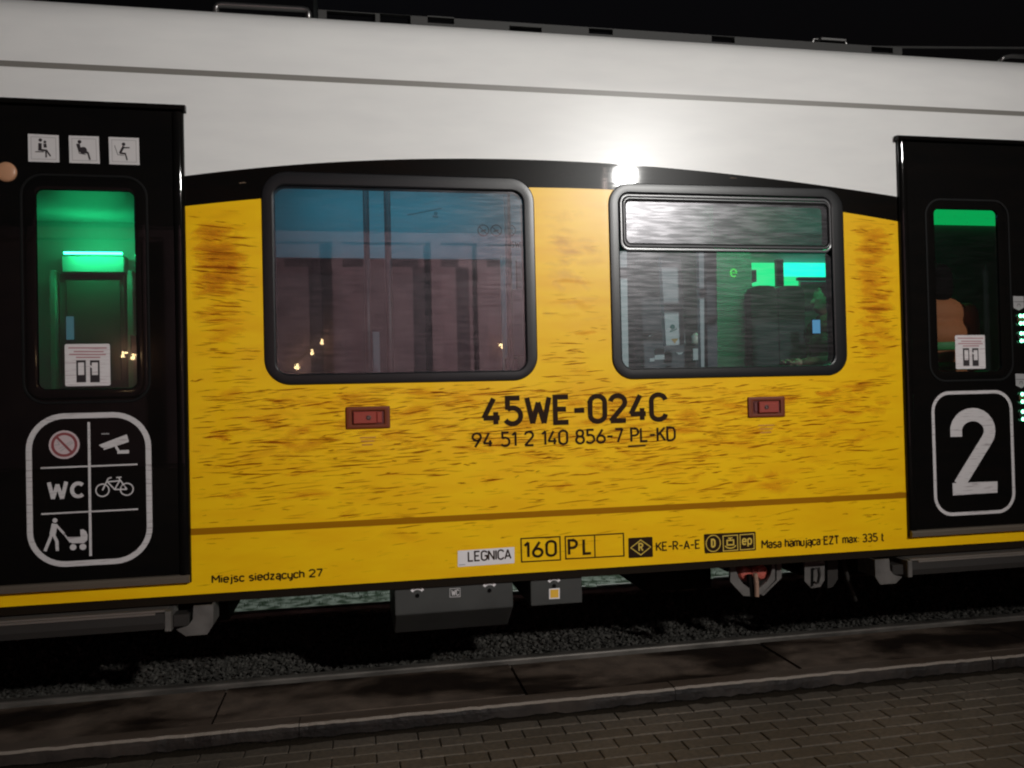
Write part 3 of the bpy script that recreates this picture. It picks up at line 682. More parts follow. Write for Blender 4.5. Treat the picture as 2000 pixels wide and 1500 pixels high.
tt = Decal(DY-.001); tt.stroke([zC(790,265),zC(850,264)], 9*sC); tt.build('small_print', M['sticker_grey'], d1, fix=False)
wc = Decal(DY-.001); wc.stroke([zC(386,638),zC(418,762),zC(452,655),zC(488,762),zC(520,632)], 30*sC)
cc = zC(612,695); wc.stroke([(cc[0]+48*sC*cos(radians(a)), cc[1]+54*sC*sin(radians(a))) for a in range(45,320,15)], 30*sC); wc.build('lettering', M['decal_white'], d1, fix=False)
bi = Decal(DY-.001)
for c0, rr in ((zC(798,698),51),(zC(985,690),50)): bi.stroke([(c0[0]+rr*sC*cos(2*pi*k/28), c0[1]+rr*sC*sin(2*pi*k/28)) for k in range(28)], 10*sC, True)
for sg in ([(798,698),(842,608),(868,600)],[(832,634),(935,624)],[(836,634),(892,692),(985,690),(924,606)],[(892,692),(934,616)],[(903,600),(944,598)]): bi.stroke([zC(*p) for p in sg], 11*sC)
bi.build('pictogram', M['decal_white'], d1, fix=False)
pr_ = Decal(DY-.001); pr_.disc(zC(433,930),19*sC)
for sg, wd in (([(432,955),(414,1040)],46),([(412,1030),(356,1166)],24),([(418,1030),(448,1090),(452,1163)],24),([(440,962),(505,1034)],18),([(507,1038),(552,1098)],11)): pr_.stroke([zC(*p) for p in sg], wd*sC)
pr_.area([zC(*p) for p in ((525,1058),(630,1055),(628,1000),(650,998),(672,1012),(684,1042),(682,1080),(655,1104),(562,1106))])
pr_.disc(zC(573,1135),25*sC); pr_.disc(zC(648,1132),26*sC); pr_.build('pictogram', M['decal_white'], d1, fix=False)
# door-closing stickers on both panes
def pane_sticker(dr, box_px, k):
    (ax,ay),(bx,by) = box_px
    f_ = lambda u_, v_: xz(ax+(bx-ax)*u_, ay+(by-ay)*v_)
    a = f_(0,0); c = f_(1,1); yy = DY+.0055
    s_ = Decal(yy); s_.area(rrect(a[0],c[0],c[1],a[1],.008,4)); s_.build('sticker', M['sticker'], dr, fix=False)
    W_ = c[0]-a[0]
    t_ = Decal(yy-.001)
    for v_, u0, u1 in ((.09,.08,.92),(.18,.2,.85),(.25,.1,.9),(.32,.25,.78)): t_.stroke([f_(u0,v_),f_(u1,v_)], W_*.030)
    t_.build('small_print', M['sticker_pink'], dr, fix=False)
    t_ = Decal(yy-.0015)
    for u0, u1 in ((.255,.47),(.555,.77)):
        p0 = f_(u0,.39); p1 = f_(u1,.92); t_.area([(p0[0],p1[1]),(p1[0],p1[1]),(p1[0],p0[1]),(p0[0],p0[1])])
    t_.build('pictogram', M['sticker_black'], dr, fix=False)
    t_ = Decal(yy-.0022)
    for u0, u1 in ((.295,.43),(.595,.73)):
        p0 = f_(u0,.445); p1 = f_(u1,.745); t_.area([(p0[0],p1[1]),(p1[0],p1[1]),(p1[0],p0[1]),(p0[0],p0[1])])
    t_.stroke([f_(.30,.56),f_(.38,.56)], W_*.02); t_.stroke([f_(.53,.52),f_(.66,.58)], W_*.045)
    t_.build('pictogram', M['sticker'], dr, fix=False)
pane_sticker(d1, ((127.5,672.5),(217,753)), 1)
pane_sticker(d2, ((1863,655),(1923,720)), 1)
# large 2 in its frame
x0, x1 = xz(1818.5,885)[0], xz(1976,885)[0]; z1, z0 = xz(1895,763.5)[1], xz(1900,1004)[1]
fr_ = Decal(DY-.001); fr_.stroke(rrect(x0+.008,x1-.008,z0+.008,z1-.008,.105,10), .0185, True); fr_.build('sign_frame', M['decal_white'], d2, fix=False)
n2 = Decal(DY-.001); zD = zoomxz(1720, 650, 3.66); sD = pxw(1900,885,1)/3.66
c0 = zD(645,700); pts = []
for k in range(15):
    a = radians(185-(185+35)*k/14); pts.append((c0[0]+120*sD*cos(a), c0[1]+102*sD*sin(a)))
pts = [zD(527,742)] + pts[1:] + [zD(548,1085)]
n2.stroke(pts, 82*sD); n2.area([zD(*p) for p in ((500,1072),(820,1060),(820,1140),(503,1160))]); n2.build('lettering', M['decal_white'], d2, fix=False)
# door buttons
for (cx, cy) in ((1988.5,625),(1990,659),(1992,777),(1993,811)):
    c = P(cx+1.5, cy); bt = MB()
    bt.loft([[(c.x+.030*rr*cos(2*pi*k/24), y, c.z+.030*rr*sin(2*pi*k/24)) for k in range(24)] for rr, y in ((1,DY),(1,DY-.008),(.8,DY-.012),(.7,DY-.007),(.01,DY-.007))])
    bo_ = bt.build('door_button', mat('button_%d' % cy, (.10,.08,.03) if cy in (625,777) else (.02,.03,.025), .4), d2, smooth=False)
    for k in range(4):
        a = radians(62 + (0,56,180,236)[k]); l_ = MB(); lx, lz = c.x+.024*cos(a), c.z+.024*sin(a)
        l_.loft([[(lx+.0105*rr*cos(2*pi*j/10), y, lz+.0105*rr*sin(2*pi*j/10)) for j in range(10)] for rr, y in ((1,DY-.010),(.7,DY-.014),(.01,DY-.0155))]); l_.build('indicator_light', M['green_led'], bo_)
for (ax, ay) in ((1974.5,579),(1979,730)):
    tg = Decal(DY-.001); tg.area([xz(*p) for p in ((ax,ay),(ax+21,ay+.5),(ax+21.5,ay+22),(ax+11.5,ay+28),(ax+1,ay+23))]); tg.build('sticker', M['sticker_grey'], d2, fix=False)
    tg = Decal(DY-.0018); tg.stroke([xz(ax+1,ay+11),xz(ax+21,ay+11)], .003); tg.stroke([xz(ax+8,ay+20),xz(ax+9,ay+15.5),xz(ax+13,ay+15.5),xz(ax+14,ay+20)], .003); tg.build('pictogram', M['sticker_black'], d2, fix=False)

# ---- lettering on the yellow side
def lettering(text, pl, pr, h, wd, gap=.2, space=.42, label=None, m='ink', extra=None, Y=-.0018):
    for wi in range(text.count(' ')+1):
        dc = Decal(Y); write_px(dc, text, pl, pr, h, wd, gap, space, wi); dc.build('lettering', M[m], train, fix=False, label=label if wi == 0 and ' ' not in text else None)
    if extra:
        dc = Decal(Y); extra(dc); dc.build('marking_frame', M[m], train, fix=False)
zE = zoomxz(880, 740, 3.948); E_ = lambda a, c: (880+a/3.948, 740+c/3.948)
k1 = pxw(1120,800,1)
lettering('45WE-024C', E_(238,371), E_(1670,333), 57.5, 9.6, .20, .4, 'large dark carriage number on the yellow side')
lettering('94 51 2 140 856-7 PL-KD', E_(163,531), E_(1738,485), 29.5, 4.3, .17, .40, 'long vehicle number below the carriage number',
          extra=lambda d: d.stroke([zE(1368,520),zE(1505,513)], 3.3*k1))
zF = zoomxz(300, 1080, 4)
lettering('Miejsc siedzących 27', (413.5,1141), (631,1125.5), 17.5, 3.1, .17, .32, 'small dark seat count lettering')
lb = Decal(-.0018); lb.area([zE(55,1325),zE(492,1295),zE(492,1420),zE(55,1450)]); lo_ = lb.build('label_plate', M['label_white'], train, fix=False)
lettering('LEGNICA', E_(132,1412), E_(470,1389), 20.5, 3.0, .17, .4, 'dark town name on a white label', Y=-.0026)
sp_ = Decal(-.0026); sp_.stroke([zE(64,1434),zE(112,1431)], .004); sp_.build('small_print', M['sticker_grey'], train, fix=False)
def box160(d): d.stroke([zE(543,1231),zE(843,1216),zE(847,1395),zE(548,1411)], 2.4*k1, True)
lettering('160', E_(563,1384), E_(822,1371), 32.5, 5.0, .24, .4, 'speed marking 160 in a dark box', extra=box160)
def boxpl(d):
    d.stroke([zE(884,1216),zE(1332,1191),zE(1337,1364),zE(889,1388)], 2.4*k1, True); d.stroke([zE(1110,1206),zE(1114,1376)], 2.2*k1)
lettering('PL', E_(905,1364), E_(1092,1354), 31.5, 5.0, .42, .4, 'country marking PL in a dark box', extra=boxpl)
rb = Decal(-.0018); rb.area([zE(1370,1229),zE(1378,1226),zE(1548,1217),zE(1556,1221),zE(1560,1368),zE(1553,1372),zE(1380,1382),zE(1373,1378)]); rb.build('label_plate', M['ink'], train, fix=False)
M['ink_yellow'] = mat('yellow_lettering', (.62,.42,.05), .5)
def dia(d): d.stroke([zE(1388,1302),zE(1465,1242),zE(1542,1295),zE(1466,1357)], 1.9*k1, True)
lettering('R', E_(1448,1331), E_(1487,1329), 16, 2.6, .2, .4, 'R in a diamond on a dark plate', 'ink_yellow', dia, -.0026)
lettering('KE-R-A-E', E_(1583,1329), E_(1926,1310), 17.2, 2.6, .17, .4, 'dark brake code lettering')
zG = zoomxz(1200, 960, 3.3333); G_ = lambda a, c: (1200+a/3.3333, 960+c/3.3333)
rb = Decal(-.0018); rb.area([zG(582,280),zG(588,277),zG(912,260),zG(918,264),zG(921,378),zG(915,383),zG(594,403),zG(587,399)]); rb.build('label_plate', M['ink'], train, fix=False)
k2 = pxw(1430,1060,1)
def dsym(d):
    c0 = zG(642,337); d.stroke([(c0[0]+46/3.333*k2*cos(2*pi*k/28), c0[1]+49/3.333*k2*sin(2*pi*k/28)) for k in range(28)], 1.6*k2, True)
    d.stroke([zG(706,289),zG(800,283),zG(802,380),zG(708,387)], 1.7*k2, True); d.stroke([zG(816,281),zG(906,275),zG(909,372),zG(818,379)], 1.7*k2, True)
    d.stroke([zG(732,318),zG(774,315),zG(775,345),zG(733,348)], 2.6*k2, True); d.stroke([zG(753,316),zG(752,300)], 2.4*k2); d.stroke([zG(738,303),zG(768,301)], 1.6*k2)
    d.stroke([zG(718,354),zG(735,366),zG(755,369),zG(775,364),zG(790,350)], 2.0*k2)
lettering('D', G_(628,366), G_(658,364), 16.5, 3.2, .2, .4, 'brake symbols on a dark plate', 'ink_yellow', dsym, -.0026)
lettering('ep', G_(829,350), G_(895,345), 17, 2.8, .22, .4, None, 'ink_yellow', None, -.0026)
lettering('Masa hamująca EZT max: 335 t', G_(957,370), G_(1757,327), 16, 2.5, .165, .34, 'small dark brake mass lettering')
for (cx, cy) in ((718,860),(1496,836)):
    tn = Decal(-.0014)
    for j in range(3): tn.stroke([xz(cx-15+j*2,cy-5+j*7),xz(cx+16-j*3,cy-6+j*7)], .0065)
    tn.build('small_print', mat('faded_red_print_%d' % cx, (.50,.22,.02), .6), train, fix=False)

# ---- red emergency handles
def handle(corner_px, lever_left, label):
    q = [xz(*p) for p in corner_px]
    x0, x1 = (q[0][0]+q[3][0])/2, (q[1][0]+q[2][0])/2; z1, z0 = (q[0][1]+q[1][1])/2, (q[2][1]+q[3][1])/2
    f_ = ring_frame('emergency_handle', (x0,x1,z0,z1), (x0+.030,x1-.030,z0+.022,z1-.022), .006, .006, M['handle_frame'], train, rise=.010, yi=.0); f_['label'] = label
    bk = MB(); bk.poly([(x0+.026,-.0012,z0+.018),(x1-.026,-.0012,z0+.018),(x1-.026,-.0012,z1-.018),(x0+.026,-.0012,z1-.018)]); bk.build('recess', M['handle_dark'], f_, fix=False)
    W_ = x1-x0
    la, lb_ = (x0+.036, x1-.066) if lever_left else (x0+.060, x1-.040)
    lv = MB(); lv.bbox(la, lb_, -.016, -.0013, z0+.025, z1-.025, .004); lv.build('lever', M['handle_red'], f_)
    tab = MB()
    if lever_left: tab.bbox(lb_+.002, x1-.040, -.009, -.0014, z0+.027, z1-.027, .003)
    else: tab.bbox(x0+.036, la-.003, -.006, -.0014, z0+.03, z1-.028, .003)
    tab.build('latch', M['handle_red' if lever_left else 'handle_dark'], f_)
    c0 = ((la+lb_)/2 + (.018 if lever_left else -.015), (z0+z1)/2); sc_ = MB()
    sc_.loft([[(c0[0]+.012*rr*cos(2*pi*k/16), y, c0[1]+.012*rr*sin(2*pi*k/16)) for k in range(16)] for rr, y in ((1,-.0155),(1,-.0185),(.75,-.020),(.5,-.0175),(.01,-.0175))]); sc_.build('lock', M['screw'], f_)
handle(((675,795),(761.5,792.5),(762.5,836),(675.5,838.5)), True, 'red emergency handle below the plain window')
handle(((1459,775.5),(1531.5,774.3),(1532.7,814.3),(1460.5,816)), False, 'red emergency handle below the vented window')

# ---- underfloor boxes
def arc_sticker(cx, cy, parent, Y):
    d_ = Decal(Y); c0 = P(cx, cy+12); rr = .034
    d_.stroke([(c0.x+rr*cos(radians(a)), c0.z+rr*sin(radians(a))) for a in range(35,150,10)], .015); d_.build('sticker', M['label_white'], parent, fix=False)
    d_ = Decal(Y-.0008); d_.stroke([(c0.x+rr*cos(radians(a)), c0.z+rr*sin(radians(a))) for a in range(55,130,10)], .004); d_.build('small_print', M['sticker_black'], parent, fix=False)
    k_ = MB(); k_.loft([[(c0.x+.010*q*cos(2*pi*k/12), y, c0.z-.002+.010*q*sin(2*pi*k/12)) for k in range(12)] for q, y in ((1,Y+.001),(1,Y-.004),(.6,Y-.005),(.01,Y-.003))]); k_.build('lock', M['under'], parent)
BY = .03
def ubox(px0, px1, zt_, zm, zb, label, slant=True):
    b_ = MB(); x0, x1 = px0, px1
    pr = [(BY,zt_),(BY,zm)] + ([(BY+.17,zb)] if slant else []) + [(.75,zb if slant else zm),(.75,zt_)]
    b_.extx(pr, x0, x1); o = b_.build('equipment_box', M['box_grey'], train, label=label)
    bv = o.modifiers.new('bevel', 'BEVEL'); bv.width = .006; bv.segments = 2; return o
zt_ = Z_SKIRT-.0445
b1 = ubox(P(771,1180,BY).x, P(1002,1165,BY).x, zt_, P(885,1194,BY).z, P(885,1228,BY+.17).z, 'long grey underfloor box marked WC')
b2 = ubox(P(1036,1150,BY).x, P(1137,1150,BY).x, zt_, P(1085,1181,BY).z, 0, 'short grey underfloor box with a yellow square', False)
arc_sticker(816,1153,b1,BY-.001); arc_sticker(958,1143,b1,BY-.001); arc_sticker(1085,1134,b2,BY-.001)
wl = Decal(BY-.001); k3 = pxw(889,1160,1)
wl.stroke([xz(880,1152.5),xz(900,1151.5),xz(900,1168),xz(880,1169)], 1.0*k3, True)
_xa, _xb, _z = xz(883,1167), xz(898,1166), 0
write(wl, 'WC', _xa[0], _xb[0], _xa[1], 12.5*k3, 1.8*k3, .2); wl.build('lettering', M['decal_white'], b1, fix=False)
ys = Decal(BY-.001); ys.area([xz(1075,1152.5),xz(1096,1151),xz(1096,1172),xz(1075,1173)]); ys.build('sticker', M['label_white'], b2, fix=False)
ys = Decal(BY-.0018); ys.area([xz(1077.5,1154.5),xz(1093.5,1153.5),xz(1093.5,1169.5),xz(1077.5,1170.5)]); ys.build('sticker', mat('yellow_square', (.75,.42,.03), .5), b2, fix=False)

# ---- steps and their brackets
def step(x0, x1, side, label):
    zt2 = Z_SKIRT-.052
    s_ = MB(); s_.extx([(-.055,zt2-.012),(-.060,zt2-.055),(-.052,zt2-.085),(.10,zt2-.085),(.10,zt2-.012)], x0, x1); o = s_.build('step', M['step_dark'], train, label=label)
    for (ya, yb, za, zb_) in ((-.062,-.050,zt2-.018,zt2-.008),(-.045,.10,zt2-.010,zt2)):
        e_ = MB(); e_.bbox(x0+(.04 if side>0 and ya<-.05 else 0), x1-(.04 if side<0 and ya<-.05 else 0), ya, yb, za, zb_, .002); e_.build('tread_edge', M['step_metal'], o)
    xe = x1 if side < 0 else x0; s = -side
    cap = MB(); a, c = sorted((xe, xe+s*.028)); cap.bbox(a, c, -.064, .10, zt2-.095, zt2-.003, .004); cap.build('end_cap', M['bracket'], o)
    hg = MB(); a, c = sorted((xe+s*.03, xe+s*.10)); hg.bbox(a, c, -.03, .06, zt2-.085, zt2-.03, .004); hg.build('hinge', M['step_dark'], o)
    br = MB(); f_ = lambda k: xe+s*k
    br.prism([(f_(.045),zt2-.095),(f_(.095),zt2-.082),(f_(.118),zt2-.055),(f_(.122),zt2+.008),(f_(.208),zt2+.008),(f_(.208),zt2-.085),(f_(.180),zt2-.128),(f_(.085),zt2-.128)], -.036, -.024)
    br.prism([(f_(.200),zt2+.008),(f_(.208),zt2+.008),(f_(.208),zt2-.085),(f_(.200),zt2-.083)], -.024, .12)
    br.build('bracket', M['bracket'], o)
    return o
step(-3.3, P(322,1200,-.05).x, -1, 'metal door step with a grey hooked bracket')
step(P(1779,1100,-.05).x, 5.0, 1, 'metal door step beside the brake gear')

# ---- brake gear and hangers
uf = MB(); uf.box(XL, P(420,1180,.5).x, .95, 2.4, .36, Z_SKIRT-.002); uf.box(P(1290,1130,.3).x, P(1425,1130,.3).x, .55, 2.4, .45, Z_SKIRT-.05)
uf.box(P(1705,1100,.3).x, XR, .95, 2.4, .36, Z_SKIRT-.05)
uf.box(P(1040,1150,.75).x, P(1135,1150,.75).x, .76, 2.3, .50, Z_SKIRT-.003); uf.box(P(775,1150,.75).x, P(1000,1150,.75).x, .76, 2.3, .44, Z_SKIRT-.003)
uf.build('underframe', M['under'], train)
zH = lambda a, c, Y: P(1350+a/4, 1060+c/4, Y)
HY = .12
hgp = MB()
out = [(305,150),(308,300),(410,412),(455,405)]; inn = [(362,235),(375,285),(420,330),(468,352)]
pts = [zH(a,c,HY) for a,c in [(305,130),(306,305),(408,415),(460,418),(460,360),(405,320),(372,275),(350,215),(352,130)]]
hgp.prism([(p.x,p.z) for p in pts], HY, HY+.02)
pts = [zH(a,c,HY) for a,c in [(655,130),(655,290),(555,400),(525,405),(525,360),(590,305),(620,255),(632,205),(628,130)]]
hgp.prism([(p.x,p.z) for p in pts], HY, HY+.02)
pts = [zH(a,c,HY+.04) for a,c in [(660,130),(700,130),(700,270),(560,410),(540,405),(660,290)]]
hgp.prism([(p.x,p.z) for p in pts], HY+.03, HY+.22)
bg_ = hgp.build('brake_bracket', M['bracket'], train)
vv = MB(); c0 = zH(490,232,HY+.06); c1 = zH(420,240,HY+.05); c2 = zH(545,232,HY+.06)
for cq, rr in ((c0,.030),(c1,.040),(c2,.042)):
    vv.loft([[(cq.x+rr*k_*cos(2*pi*k/18), cq.y-yy, cq.z+rr*k_*sin(2*pi*k/18)) for k in range(18)] for k_, yy in ((1,-.05),(1,.0),(.75,.015),(.3,.02),(.01,.02))])
vv.build('valve', M['red_valve'], bg_, smooth=False)
pv = MB(); a = zH(500,240,HY-.02); c = zH(512,420,HY-.02); pv.tube([a, zH(510,320,HY-.02), c], .013); pv.build('pipe', mat('pipe_brown', (.28,.17,.12), .55), bg_)
pv = MB(); a = zH(455,250,HY+.01); c = zH(470,420,HY+.01); pv.tube([a, c], .016); pv.build('pipe', M['under'], bg_)
hp = MB(); pts = [zH(a,c,HY) for a,c in [(886,125),(886,300),(940,356),(1010,345),(1042,290),(1042,125)]]; hp.prism([(p.x,p.z) for p in pts], HY, HY+.015)
ho = hp.build('hanger_plate', M['bracket'], train)
hs_ = MB(); q0 = zH(935,200,HY-.001); 
hs_.prism([(p.x,p.z) for p in [zH(a,c,HY-.002) for a,c in [(935,200),(955,196),(955,335),(935,345)]]], HY-.003, HY-.0005); hs_.build('slot', M['under'], ho)
hk = MB(); hk.tube([zH(a,c,HY-.012) for a,c in [(960,205),(1000,195),(1008,250),(995,315),(960,305)]], .005, 8); hk.build('hook', M['step_dark'], ho)
hp = MB(); pts = [zH(a,c,HY+.12) for a,c in [(1050,110),(1050,350),(1090,340),(1130,280),(1130,110)]]; hp.prism([(p.x,p.z) for p in pts], HY+.10, HY+.3); hp.build('hanger_plate', M['step_dark'], train)
hs = MB(); hs.tube([zH(a,c,.3) for a,c in [(1175,90),(1200,190),(1225,290),(1250,370),(1285,455)]], .013, 10); hs.build('hose', M['step_dark'], train, smooth=True)
hs = MB(); hs.tube([zH(a,c,.25) for a,c in [(735,150),(745,205),(790,200),(850,245)]], .010, 8); hs.build('hose', M['under'], train, smooth=True)
pp = MB(); pp.tube([P(35,1250,.3), P(37,1225,.3)], .012, 8); pp.build('pipe', M['bracket'], train)
db = MB(); db.box(P(1420,1100,.5).x, P(1545,1100,.5).x, .5, 2.2, .55, Z_SKIRT-.003); db.box(P(1560,1100,.5).x, P(1640,1100,.5).x, .5, .7, .50, Z_SKIRT-.003); db.build('underframe', M['under'], train)

# ---- roof equipment
RY = .55
def rp_(px, py, Y=RY): return P(px, py, Y)
top = [(620,14),(800,27),(1000,39),(1250,60),(1500,82),(1760,97)]
zt_f = sum(rp_(*t).z for t in top)/len(top)
fx0, fx1 = rp_(622,40).x, rp_(1762,100).x
slots = [(638,733,24,43),(742,802,28,48),(835,887,32,46),(995,1058,52,66),(1150,1197,56,67),(1390,1435,71,83),(1702,1744,92,103)]
fa = MB(); edges = [fx0]
zb_f = 3.55
sl = [(rp_(a,(c+d)/2).x, rp_(b_,(c+d)/2).x, rp_((a+b_)/2,d).z, rp_((a+b_)/2,c).z) for a,b_,c,d in slots]
xc = fx0
for (a, b_, z0, z1) in sl:
    fa.box(xc, a, RY, RY+.03, zb_f, zt_f)
    fa.box(a, b_, RY, RY+.03, zb_f, z0); fa.box(a, b_, RY, RY+.03, z1, zt_f); xc = b_
fa.box(xc, fx1, RY, RY+.03, zb_f, zt_f)
fo = fa.build('roof_fairing', M['roof_grey'], train)
ft = MB(); ft.box(fx0, fx1, RY+.031, 1.9, zb_f, zt_f-.004); ft.build('roof_unit', M['roof_dark'], train)
ru = MB(); ru.box(-4.5, fx0-.03, RY+.1, 2.0, zb_f, zt_f+.35); ru.build('roof_unit', M['roof_dark'], train)
def roof_rail(pxs, Y=.42, rad=.014):
    t_ = MB(); t_.tube([P(*p, Y) for p in pxs], rad, 10); t_.build('roof_handrail', M['rail_bar'], train, smooth=True)
roof_rail([(421,34),(422,14),(426,10),(434,9.5),(592,18.5),(600,20.5),(603,26),(603,48)], .42, .016)
roof_rail([(1952,120),(1960,112),(1975,109.5),(2080,114)])
roof_rail([(1585,95),(1588,77.5),(1592,76.5),(1648,80.5),(1652,84),(1653,100)], .62, .010)
lr = MB(); lr.bbox(P(1600,78,.6).x, P(1650,80,.6).x, .58, .62, P(1620,82,.6).z, P(1620,76,.6).z, .004); lr.build('roof_fitting', M['rail_bar'], train)
pp = MB(); pp.tube([P(1530,90,.7), P(1760,92.5,.7), P(2000,94,.7), P(2200,97,.7)], .008, 8); pp.build('roof_pipe', M['roof_grey'], train)

# ================================================================== INTERIOR (parts of the carriage)
def ibox(name, pxa, pxb, Ya, Yb, m, **kw):   # box whose front face spans two photo pixels on the plane Ya
    a, c = P(*pxa, Ya), P(*pxb, Ya); q = MB(); q.bbox(min(a.x,c.x), max(a.x,c.x), Ya, Yb, min(a.z,c.z), max(a.z,c.z), .004)
    return q.build(name, M[m], train, **kw)
FZ = Z_SKIRT+.06
# toilet cubicle wall behind the plain window
zc_ = P(780,505,.95).z
tw = MB(); tw.box(P(440,560,.95).x, P(1010,560,.95).x, .95, 1.0, zc_, Z_JOIN-.12); tw.build('cubicle_wall', M['wall_in'], train)
tw = MB(); tw.box(P(440,560,.95).x, P(1010,560,.95).x, .952, 1.0, FZ, zc_-.002); tw.build('cubicle_wall_dimmed', M['wall_low_dim'], train)  # lower wall, shade put into its colour
tw = MB(); tw.box(P(1010,560,.95).x, P(1010,560,.95).x+.04, .95, 2.7, FZ, Z_JOIN-.12); tw.build('cubicle_wall', M['wall_in'], train)
tw = MB(); tw.box(P(440,560,.95).x-.14, P(440,560,.95).x, .07, .98, FZ, Z_JOIN-.12); tw.build('partition', M['wall_dark'], train)
for (xa, xb, Yp) in ((708,720,.55),(749,762,.55),(984,996,.50)):
    a = P((xa+xb)/2, 370, Yp); rr = (P(xb,370,Yp)-P(xa,370,Yp)).length/2
    q = MB(); q.tube([(a.x,Yp,FZ),(a.x,Yp,Z_JOIN-.12)], rr, 14); q.build('grab_pole', M['pole_in'], train, smooth=True)
def idec(name, m, Y, fn):
    d_ = Decal(Y); fn(d_); return d_.build(name, M[m], train, fix=False)
WY = .9485
def wp(px, py, Y=WY): p = P(px, py, Y); return (p.x, p.z)
for cx in (944, 969, 996):
    idec('sticker', 'sticker_black', WY, lambda d, cx=cx: (d.stroke([(wp(cx,450)[0]+.034*cos(2*pi*k/24), wp(cx,450)[1]+.034*sin(2*pi*k/24)) for k in range(24)], .006, True), d.stroke([wp(cx-8,443),wp(cx+8,458)], .006), d.stroke([wp(cx-5,452),wp(cx+5,449)], .008)))
idec('wall_seam', 'sticker_grey', WY, lambda d: (d.stroke([wp(796,420),wp(862,407)], .008), d.disc(wp(851,417), .012), d.stroke([wp(845,423),wp(856,424)], .012)))
idec('lettering', 'sticker_black', WY, lambda d: write(d, '5WE', wp(997,484)[0], wp(1024,484)[0], wp(997,484)[1], .04, .007))
ibox('notice_board', (982,500), (1012,700), .90, .945, 'teal_in'); ibox('dark_cabinet', (1000,565), (1045,695), .80, .89, 'wall_dark')
ibox('light_bar', (761,690), (766,728), .70, .72, 'teal_in'); ibox('mirror', (727,648), (743,728), .90, .94, 'wall_dark'); ibox('light_bar', (978,498), (986,722), .70, .72, 'teal_in')
bs = MB(); bs.box(P(560,300,.5).x, P(990,300,.5).x, .40, .60, 2.92, 2.95); bs.build('unseen_ceiling_light', M['blue_strip'], train)
# behind the vented window
pw = MB(); a = P(1195,560,1.2).x; c = P(1397,560,1.2).x; pw.box(a, c, 1.2, 1.25, FZ, Z_JOIN-.12); pw.build('partition', M['wall_dark'], train)
zI = lambda a, c, Y: P(1180+a/5.771, 480+c/5.771, Y)
def iprism(name, pts, Y, th, m):
    q = MB(); q.prism([(p.x,p.z) for p in (zI(a,c,Y) for a,c in pts)], Y, Y+th); return q.build(name, M[m], train)
iprism('info_post', [(640,120),(865,120),(915,1112),(700,1126)], .75, .05, 'teal_in')
iprism('window_pillar', [(150,60),(255,60),(277,1420),(190,1420)], .30, .04, 'teal_in')
iprism('notice_card', [(565,1158),(672,1150),(683,1280),(572,1285)], .9, .01, 'teal_in'); iprism('notice_card', [(512,1270),(568,1262),(568,1300),(514,1305)], .9, .01, 'teal_in')
iprism('notice_card', [(1003,1160),(1066,1155),(1070,1285),(1006,1290)], .9, .01, 'teal_in'); iprism('notice_card', [(505,1022),(540,990),(566,996),(560,1012)], .9, .01, 'teal_in')
iprism('grip', [(810,1200),(850,1206),(892,1196),(875,1222),(840,1226)], .9, .01, 'teal_in')
q = MB(); c = zI(1032,1050,.9); q.loft([[(c.x+.030*k_*cos(2*pi*k/16), c.y+.03*k_*sin(2*pi*k/16), c.z+dz) for k in range(16)] for k_, dz in ((.9,-.035),(1,-.01),(.9,.02),(.5,.036),(.01,.04))], True); q.build('lamp_globe', mat('globe_cream', (.75,.75,.62), .4), train, smooth=True)
sd_ = Decal(.7485); pp0 = lambda a, c: (zI(a,c,.7485).x, zI(a,c,.7485).z)
sd_.disc(pp0(772,915), .016); sd_.stroke([pp0(740,965),pp0(790,950),pp0(822,935)], .010); sd_.stroke([pp0(765,895),pp0(765,960)], .008); sd_.build('pictogram', mat('teal_print', (.05,.20,.17), .6), train, fix=False)
sd_ = Decal(.7485); sd_.area([pp0(755,1050),pp0(835,1045),pp0(795,1105)]); sd_.build('pictogram', mat('orange_print', (.60,.36,.10), .6), train, fix=False)
iprism('window_post', [(1065,40),(1125,40),(1130,1420),(1095,1420)], .55, .04, 'wall_in'); iprism('window_post', [(1150,40),(1265,40),(1280,1420),(1170,1420)], .95, .04, 'wall_dark')
# green lit saloon
gp = MB(); a, c = P(1396,600,1.75), P(1470,600,1.75); gp.box(a.x, c.x, 1.75, 1.80, FZ, 2.72); gp.build('partition', M['wall_in'], train)
zJ = lambda a, c, Y: P(1380+a/5.768, 480+c/5.768, Y)
def jbox(name, pa, pb, Ya, Yb, m):
    a, c = zJ(*pa, Ya), zJ(*pb, Ya); q = MB(); q.bbox(min(a.x,c.x), max(a.x,c.x), Ya, Yb, min(a.z,c.z), max(a.z,c.z), .01); return q.build(name, M[m] if isinstance(m, str) else m, train)
jbox('glow_panel', (472,188), (795,448), 2.70, 2.74, 'green_wall_glow'); jbox('glow_panel', (885,188), (1560,346), 2.70, 2.74, 'cyan_wall_glow'); jbox('glow_panel', (880,350), (1040,446), 2.70, 2.74, 'green_wall_glow')  # lamp-lit stretches of far wall, given their own glow
jbox('ticket_machine', (432,268), (572,402), 1.9, 2.0, mat('machine_red', (.16,.05,.06), .5))
jbox('window_surround', (1040,352), (1560,388), 2.60, 2.66, 'wall_dark'); jbox('far_pane', (1050,392), (1560,690), 2.70, 2.74, mat('pale_far_pane', (.42,.46,.44), .5))
def seat(xa, xb, ztop, Y):
    pr = rrect(xa, xb, FZ+.42, ztop, .07, 6); q = MB(); q.prism(pr, Y, Y+.10); o = q.build('seat', M['seat'], train)
    c_ = MB(); c_.bbox(xa+.01, xb-.01, Y-.42, Y+.02, FZ+.38, FZ+.48, .03); c_.build('seat_cushion', M['seat'], o)
    l_ = MB(); l_.box((xa+xb)/2-.04, (xa+xb)/2+.04, Y-.25, Y+.05, FZ, FZ+.38); l_.build('seat_pedestal', M['under'], o)
